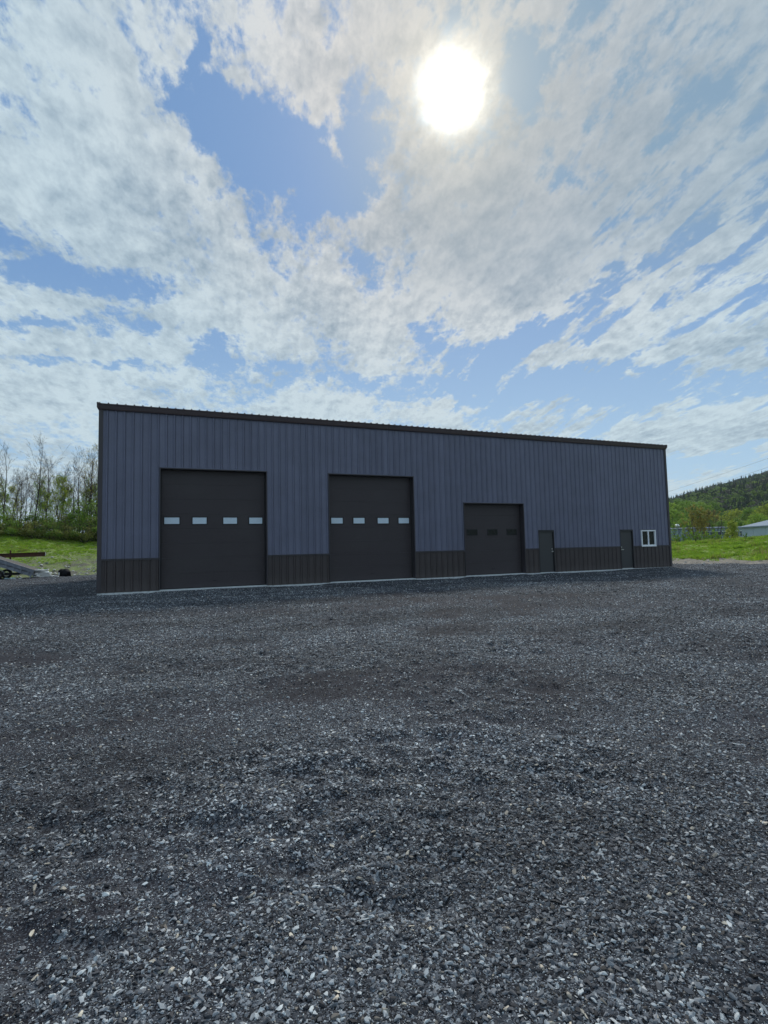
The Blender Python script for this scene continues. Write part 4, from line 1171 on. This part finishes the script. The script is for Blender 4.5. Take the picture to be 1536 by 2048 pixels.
# ------------------------------------------------------------------ right: beyond the field
M_bluewall = plain('blue_grey_cladding', (.20, .26, .36), .6, .1, .4)
M_greywall = plain('pale_grey_cladding', (.42, .50, .60), .6, .08, .5)
M_roof2 = plain('grey_metal_roof', (.22, .26, .31), .8, .1, .5, spec=.1)
M_darkroof = plain('slate_grey_far_roof', (.13, .16, .21), .9, .1, .5, spec=.05)
M_roof3 = plain('pale_metal_roof', (.26, .31, .38), .8, .1, .5, spec=.1)
M_winrow = plain('far_window_glass', (.05, .07, .10), .2, .2, 1)
def far_building(name, b0, b1, d0, d1, top_el, label, wall, roofm, gable=False, bays=10, base=-6, depth=18, ridge=.5):
    p, q = at(b0, d0), at(b1, d1)
    ux = Vector((q.x-p.x, q.y-p.y, 0)); L_ = ux.length; ang = math.atan2(ux.y, ux.x)
    zb = min(p.z, q.z, hz((p.x+q.x)/2, (p.y+q.y)/2))-1.0; H = 1.42 + (d0+d1)/2*math.tan(rad(top_el)) - zb
    root = empty(name, (p.x, p.y, zb), rz=ang); tag(root, label, 'building')
    r = ridge if not gable else L_*.5*.16
    rb = MB()
    if gable:    # gable end faces the standpoint
        H2 = H - r
        for k in range(bays):
            x0, x1 = L_*k/bays+.02, L_*(k+1)/bays-.02
            def zt(x): return H2 + r*(1-abs(x-L_/2)/(L_/2))
            mb = MB(); mb.add([(x0,0,0),(x1,0,0),(x1,0,zt(x1)),(x0,0,zt(x0)),(x0,.1,0),(x1,.1,0),(x1,.1,zt(x1)),(x0,.1,zt(x0))], [(0,1,2,3),(5,4,7,6),(0,4,5,1),(3,2,6,7),(1,5,6,2),(4,0,3,7)])
            mb.build('wall_panel', wall, root)
        mb = MB(); mb.box(.02, L_-.02, .12, depth, 0, H2-.02); mb.build('wall_core', wall, root)
        for (xa, za), (xb, zb_) in (((-.5, H2-.08), (L_/2, H)), ((L_/2, H), (L_+.5, H2-.08))):
            mb = MB(); mb.add([(xa,-.5,za),(xb,-.5,zb_),(xb,depth,zb_),(xa,depth,za),(xa,-.5,za+.22),(xb,-.5,zb_+.22),(xb,depth,zb_+.22),(xa,depth,za+.22)], [(3,2,1,0),(4,5,6,7),(0,1,5,4),(1,2,6,5),(2,3,7,6),(3,0,4,7)]); mb.build('roof_slope', roofm, root)
    else:
        for k in range(bays):
            x0, x1 = L_*k/bays+.03, L_*(k+1)/bays-.03
            mb = MB(); mb.box(x0, x1, 0, .15, 0, H-.3); mb.build('wall_panel', wall, root)
        mb = MB(); mb.box(.05, L_-.05, .17, depth, 0, H-.35); mb.build('wall_core', wall, root)
        mb = MB(); mb.add([(-.3,-.4,H-.3),(L_+.3,-.4,H-.3),(L_+.3,-.4,H-.1),(-.3,-.4,H-.1),(-.3,depth/2,H+r),(L_+.3,depth/2,H+r),(-.3,depth,H-.3),(L_+.3,depth,H-.3)], [(0,1,2,3),(3,2,5,4),(4,5,7,6),(0,3,4,6),(1,7,5,2),(0,6,7,1)]); mb.build('roof', roofm, root)
    return root, L_, H
far_building('storage_shed', 56.35, 68, 122, 96, 1.46, 'pale grey metal shed half hidden by the field crest at the right edge', M_greywall, M_roof3, bays=11, ridge=1.35, depth=13)
wr, wl, wh = far_building('long_warehouse', 47.0, 53.35, 232, 236, 1.32, 'long blue-grey warehouse behind bare tree trunks next to the shed corner', M_bluewall, M_darkroof, bays=14)
ob, ol, oh = far_building('low_office_building', 53.45, 56.6, 238, 242, 1.28, 'low pale blue building with dark windows right of the long warehouse', plain('pale_blue_wall', (.22, .28, .34), .6, .1, .4), M_darkroof, bays=7)
for k in range(7):
    x = ol*(k+.5)/7; mb = MB(); mb.box(x-.75, x+.75, -.06, -.003, oh-3.3, oh-1.6); mb.build('window', M_winrow, ob)
    mb = MB(); mb.box(x-.85, x+.85, -.10, -.003, oh-1.57, oh-1.42); mb.build('window_sill', M_white, ob)
# white dome on the warehouse roof, plain white globe on a mast further right
def dome(name, b, d, el, R, label, cat):
    p = at(b, d); z = 1.42+d*math.tan(rad(el)); o = empty(name, (p.x, p.y, z)); tag(o, label, cat)
    mb = MB(); pr_ = [(R*math.cos(a), R*math.sin(a)) for a in [i*math.pi/2/6 for i in range(7)]]
    mb.tube([(0, 0, zz) for _, zz in pr_], [max(rr_, .02) for rr_, _ in pr_], 14); mb.build('dome_shell', M_white, o, smooth=True)
    mb = MB(); mb.tube([(0, 0, -.01), (0, 0, -R*.35)], [R*.8, R*.8], 14); mb.build('base_ring', M_roof2, o)
    mb = MB(); mb.tube([(0, 0, -R*.35), (0, 0, p.z-z-.5)], [.12, .12], 8); mb.build('mast', M_roof2, o)
dome('white_dome', 51.35, 228, 1.52, .85, 'small white dome standing above the long blue-grey warehouse', 'dome')
dome('white_globe', 56.5, 330, 2.05, 1.1, 'small white globe among dark shrubs above the pale grey shed', 'globe')

# power line: two wires sagging slightly between poles outside the picture
M_wire = plain('dull_wire', (.16, .17, .19), .6, .1, 1)
def spot(b, d, el): return Vector((EYE.x+math.sin(rad(b))*d, EYE.y+math.cos(rad(b))*d, EYE.z+d*math.tan(rad(el))))
A0, A1 = spot(50.93, 300, 4.85), spot(58.61, 170, 7.16)
B0, B1 = spot(57.25, 210, 6.0), spot(58.56, 190, 6.39)
for p, q, k0, k1, lb in ((A0, A1, -.35, .75, 'upper power wire crossing the sky above the wooded hill'), (B0, B1, -9.0, 3.5, 'lower power wire meeting the ridge at the right edge')):
    a, b_ = p+(q-p)*k0, q+(q-p)*k1; mb = MB(); n_ = 16
    if lb.startswith('lower'): a = p+(q-p)*-9.0
    mb.tube([a.lerp(b_, i/n_) - Vector((0, 0, .25*4*(i/n_)*(1-i/n_))) for i in range(n_+1)], [.034]*(n_+1), 4)
    o = mb.build('power_wire', M_wire); tag(o, lb, 'power wire', 'overhead power wires')

# trees and bushes between field and warehouse
used = set()
rk = [bare_tree(21, 8.0, .02, .0, M_lf_bud, spread=.16, leaf_size=.25, thick=2.1), bare_tree(22, 7.0, -.03, .12, M_lf_fresh, spread=.18, leaf_size=.22, thick=1.9), bare_tree(23, 10.0, .0, .5, M_lf_bud, spread=.66, leaf_size=.34, start=.36)]
rh = [real_height(k) for k in rk]
rl = [(50.2, 118, 0, 1.9), (50.9, 120, 1, 2.0), (51.35, 116, 0, 1.8), (51.8, 121, 1, 1.7), (52.2, 117, 0, 2.0), (52.55, 123, 1, 1.9), (52.95, 118, 0, 1.7), (53.2, 126, 2, 3.55), (53.7, 119, 0, 1.9), (54.2, 122, 1, 1.9), (54.65, 117, 0, 2.2), (55.05, 123, 1, 1.9), (49.4, 120, 0, 2.2), (48.6, 118, 1, 2.1), (52.75, 121, 0, 2.2), (54.45, 124, 0, 1.8)]
RL = ['slim bare trunk nearest the shed corner', 'thin budding tree second from the shed corner', 'slim bare trunk under the small white dome', 'thin budding tree just right of the white dome', 'taller slim bare trunk midway along the blue warehouse', 'thin budding tree left of the orange-green tree, set back',
      'short slim bare trunk close left of the orange-green tree', '', 'slim bare trunk close right of the orange-green tree', 'thin budding tree before the left windows of the low office', 'tall slim bare trunk before the middle of the low office', 'thin budding tree next to the yellow-green bush',
      'slim bare trunk hidden behind the shed corner', 'thin budding tree hidden behind the shed corner', 'tall slim bare trunk crossing the warehouse right end', 'short slim bare trunk before the low office, set back']
for i, (b, d, k, el) in enumerate(rl):
    p = at(b, d); s = (1.42+d*math.tan(rad(el))-p.z)/rh[k]
    o = place(rk[k], used, b, d, s, rng.uniform(0, 6.28))
    if k == 2: lb = 'spreading orange-green budding tree rising above the blue warehouse roof'
    else:
        lb = RL[i]
    tag(o, lb, 'tree', 'thin trees along the far edge of the field' if k != 2 else None)
used = set()
b_dark, b_yel, b_fr = shrub(31, 3.0, 5.0, M_lf_dark, 1400, .30), round_tree(32, 5.0, 3.7, M_lf_yellow, n=3400, size=.22, trunk_h=.04, cone=1.0), shrub(33, 3.0, 5.0, M_lf_fresh, 1400, .30)
for i, (b, d, src, s, lb) in enumerate([(50.3, 113, b_dark, .9, 'low dark shrub beside the shed corner beyond the field'), (51.3, 114, b_fr, .85, 'low green shrub under the slim bare trunks'), (52.4, 113, b_dark, .95, 'low dark shrub left of the orange-green tree foot'), (53.5, 114, b_dark, 1.05, 'dark shrub at the foot of the orange-green tree'),
                                        (54.5, 113, b_dark, .95, 'dark shrub in front of the low pale building'), (55.3, 112, b_fr, .8, 'green shrub left of the yellow-green bush'), (49.2, 114, b_dark, 1.0, 'dark shrub just hidden by the shed corner')]):
    p = at(b, d); s *= (1.42+d*math.tan(rad(.95))-p.z)/real_height(src)
    o = place(src, used, b, d, s, rng.uniform(0, 6)); tag(o, lb, 'shrub', 'low shrubs along the far edge of the field')
p = at(55.75, 108); s = (1.42+108*math.tan(rad(2.0))-p.z)/real_height(b_yel)
o = place(b_yel, used, 55.65, 108, s, 1.0); tag(o, 'bright yellow-green bush at the left end of the pale grey shed', 'bush')
for b, d, s_, lb in ((51.2, 78, 1.0, 'dark weed stalk on the field crest nearest the blue shed'), (52.75, 76, 1.3, 'tallest dark weed stalk on the green field crest'), (56.6, 74, 1.2, 'dark weed stalk on the field below the pale grey shed'), (54.6, 77, .7, 'small weed stalk at the middle of the field crest')):
    p = at(b, d); mb = MB(); r_ = random.Random(int(b*10)); st = MB()
    root = empty('weed', p); tag(root, lb, 'weed', 'weed stalks on the field')
    for k in range(7):
        q = Vector((r_.gauss(0, .12), r_.gauss(0, .12), r_.uniform(.4, .8)*s_)); st.tube([(0, 0, -.05), q*.5, q], [.018, .012, .006], 3, caps=False); leaf_quads(mb, q*.85, .12, 14, .11, r_)
    st.build('stem', M_bark, root); mb.build('foliage', M_lf_dark, root)

# middle-distance trees standing apart from the wood
used = set()
tk = {'y': round_tree(41, 10, 9, M_lf_yellow, n=4800, size=.38), 'f': round_tree(42, 11, 10, M_lf_fresh, n=4800, size=.42), 'd': round_tree(43, 12, 9, M_lf_dark, n=4800, size=.42), 'b': bare_tree(44, 10, 0, .5, M_lf_bud, spread=.4, leaf_size=.5)}
th = {k: real_height(v) for k, v in tk.items()}
mt = [(55.95, 330, 'y', 2.95, 'round bright yellow-green tree standing alone on the pale hillside meadow'), (58.35, 300, 'y', 3.3, 'large yellow-green tree at the right edge above the grey shed'), (57.6, 270, 'f', 2.5, 'fresh green tree just left of the right-edge tree'), (50.9, 400, 'f', 3.9, 'tall fresh green tree against the hill beside the shed corner'), (51.6, 420, 'd', 4.1, 'tall darker tree in front of the hill above the warehouse left end'), (52.3, 405, 'f', 4.0, 'tall fresh green tree above the middle of the warehouse'), (53.3, 430, 'f', 3.8, 'bright green tree directly behind the orange-green tree'), (54.3, 440, 'd', 3.7, 'dark tree on the wood edge right of the orange-green tree'), (49.9, 410, 'f', 4.0, 'tall green tree cut off by the shed corner'), (51.0, 300, 'f', 3.3, 'rounded bright green tree next to the shed corner'),
      (51.9, 290, 'f', 2.35, 'pale green tree above the left end of the warehouse'), (50.4, 280, 'd', 2.6, 'dark green tree touching the shed corner'), (52.6, 340, 'd', 3.7, 'dark green tree behind the orange-green tree'), (53.9, 345, 'b', 3.0, 'brownish budding tree right of the orange-green tree'), (57.0, 310, 'd', 3.0, 'dark green tree right of the round bright tree'),
      (54.8, 300, 'd', 2.0, 'low dark tree behind the low pale building'), (53.2, 285, 'b', 2.1, 'brownish tree above the warehouse roof'), (55.4, 290, 'd', 1.9, 'low dark tree left under the round bright tree'), (56.3, 285, 'd', 1.9, 'low dark tree right under the round bright tree'), (58.9, 285, 'f', 2.5, 'fresh green tree cut by the right edge'), (49.5, 300, 'f', 3.2, 'green tree mostly behind the shed corner')]
for b, d, k, el, lb in mt:
    p = at(b, d); s = (1.42+d*math.tan(rad(el))-p.z)/th[k]
    o = place(tk[k], used, b, d, s, rng.uniform(0, 6)); tag(o, lb, 'tree', 'trees standing below the wooded hill')

# the wood on the hill: one mass of crowns
def crown_proto(i):
    r_ = random.Random(100+i); mb = MB()
    conifer = i >= 6
    n = 230
    if conifer:
        for k in range(n):
            t = r_.random()**.8; z = t*13.5; rr = (1-t)*2.9+.15; a = r_.uniform(0, 6.28); c = Vector((math.cos(a)*rr*r_.uniform(.5, 1), math.sin(a)*rr*r_.uniform(.5, 1), z))
            leaf_quads(mb, c, .3, 1, 1.7*(1-t)+.5, r_)
        mb.tube([(0,0,0), (0,0,15)], [.25, .04], 4)
    else:
        cs = [Vector((r_.gauss(0, 1.9), r_.gauss(0, 1.9), 6.5+r_.uniform(-2.6, 3.0))) for _ in range(9)]
        for k in range(n):
            leaf_quads(mb, r_.choice(cs), 2.0, 1, 1.7, r_, .8, .3)
        mb.tube([(0,0,0), (0,0,7)], [.28, .12], 4)
    return mb
def wood_mat(name, a, b_):
    def f(q, b):
        r = q.n('ObjectInfo').outputs['Random']
        c = q.ramp(r, [(0, a), (1, b_)])
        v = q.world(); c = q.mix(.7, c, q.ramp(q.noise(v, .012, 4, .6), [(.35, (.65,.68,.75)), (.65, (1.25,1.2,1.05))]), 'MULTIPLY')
        q.put(b.inputs['Base Color'], c); b.inputs['Roughness'].default_value = .8; b.inputs['Specular IOR Level'].default_value = .15
    return material(name, f)
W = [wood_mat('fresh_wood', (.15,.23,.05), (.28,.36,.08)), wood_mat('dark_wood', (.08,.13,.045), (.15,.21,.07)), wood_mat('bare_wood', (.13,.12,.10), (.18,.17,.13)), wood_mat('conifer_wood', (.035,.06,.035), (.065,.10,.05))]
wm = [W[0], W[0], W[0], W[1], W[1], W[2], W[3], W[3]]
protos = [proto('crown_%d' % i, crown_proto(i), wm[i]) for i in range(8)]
def scatter_wood():
    g = np.random.default_rng(21)
    P, S, K = [], [], []
    for r0, r1, n in ((355, 700, 5200), (700, 1500, 13000)):
        b = np.radians(g.uniform(43, 72, n)); r = np.sqrt(g.uniform(r0**2, r1**2, n))
        x = EYE.x+np.sin(b)*r; y = EYE.y+np.cos(b)*r; bd = np.degrees(b)
        open_ = (r < 420+25*np.sin(bd*2.1)) & (bd > 53.2)      # the pale meadow
        p = fbm(x*.008, y*.008, 81, 3)
        path = np.abs(r - (800+ (bd-50)*14)) < 9
        k = ~open_ & ~path
        x, y, r, p = x[k], y[k], r[k], p[k]
        u = g.uniform(0, 1, len(x)) + (p-.5)*1.2 + .26*sstep(r, 620, 820)
        kk = np.where(u < .52, g.integers(0, 3, len(x)), np.where(u < .78, g.integers(3, 5, len(x)), np.where(u < .90, 5, 6)))
        ridge = (r > 1150) & (g.uniform(0, 1, len(x)) < .22); kk = np.where(ridge, 7, kk)
        P.append(np.stack([x, y, height(x, y)-.6], 1)); S.append(g.uniform(.75, 1.35, len(x))*np.where(r > 700, 1.05, .95)*np.where(kk == 7, .85, 1)); K.append(kk)
    P, S, K = np.concatenate(P), np.concatenate(S), np.concatenate(K)
    rot = np.stack([np.zeros(len(P)), np.zeros(len(P)), g.uniform(0, 6.28, len(P))], 1)
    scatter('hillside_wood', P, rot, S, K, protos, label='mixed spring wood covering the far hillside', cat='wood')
scatter_wood()
# pale grass on the open slope below the wood

# ------------------------------------------------------------------ light haze in the valley air
def build_haze():
    mb = MB(); R_ = 2520; mb.box(EYE.x-R_, EYE.x+R_, EYE.y-R_, EYE.y+R_, LAND['lo']-1, LAND['hi']+24)
    print('land', LAND)
    m_ = bpy.data.materials.new('haze'); m_.use_nodes = True; nt = m_.node_tree; nt.nodes.clear()
    v = nt.nodes.new('ShaderNodeVolumePrincipled'); o = nt.nodes.new('ShaderNodeOutputMaterial'); nt.links.new(v.outputs[0], o.inputs['Volume'])
    v.inputs['Color'].default_value = (.70, .82, .95, 1); v.inputs['Density'].default_value = .00008; v.inputs['Anisotropy'].default_value = .3
    h = mb.build('haze', m_); tag(h, kind='stuff')
build_haze()
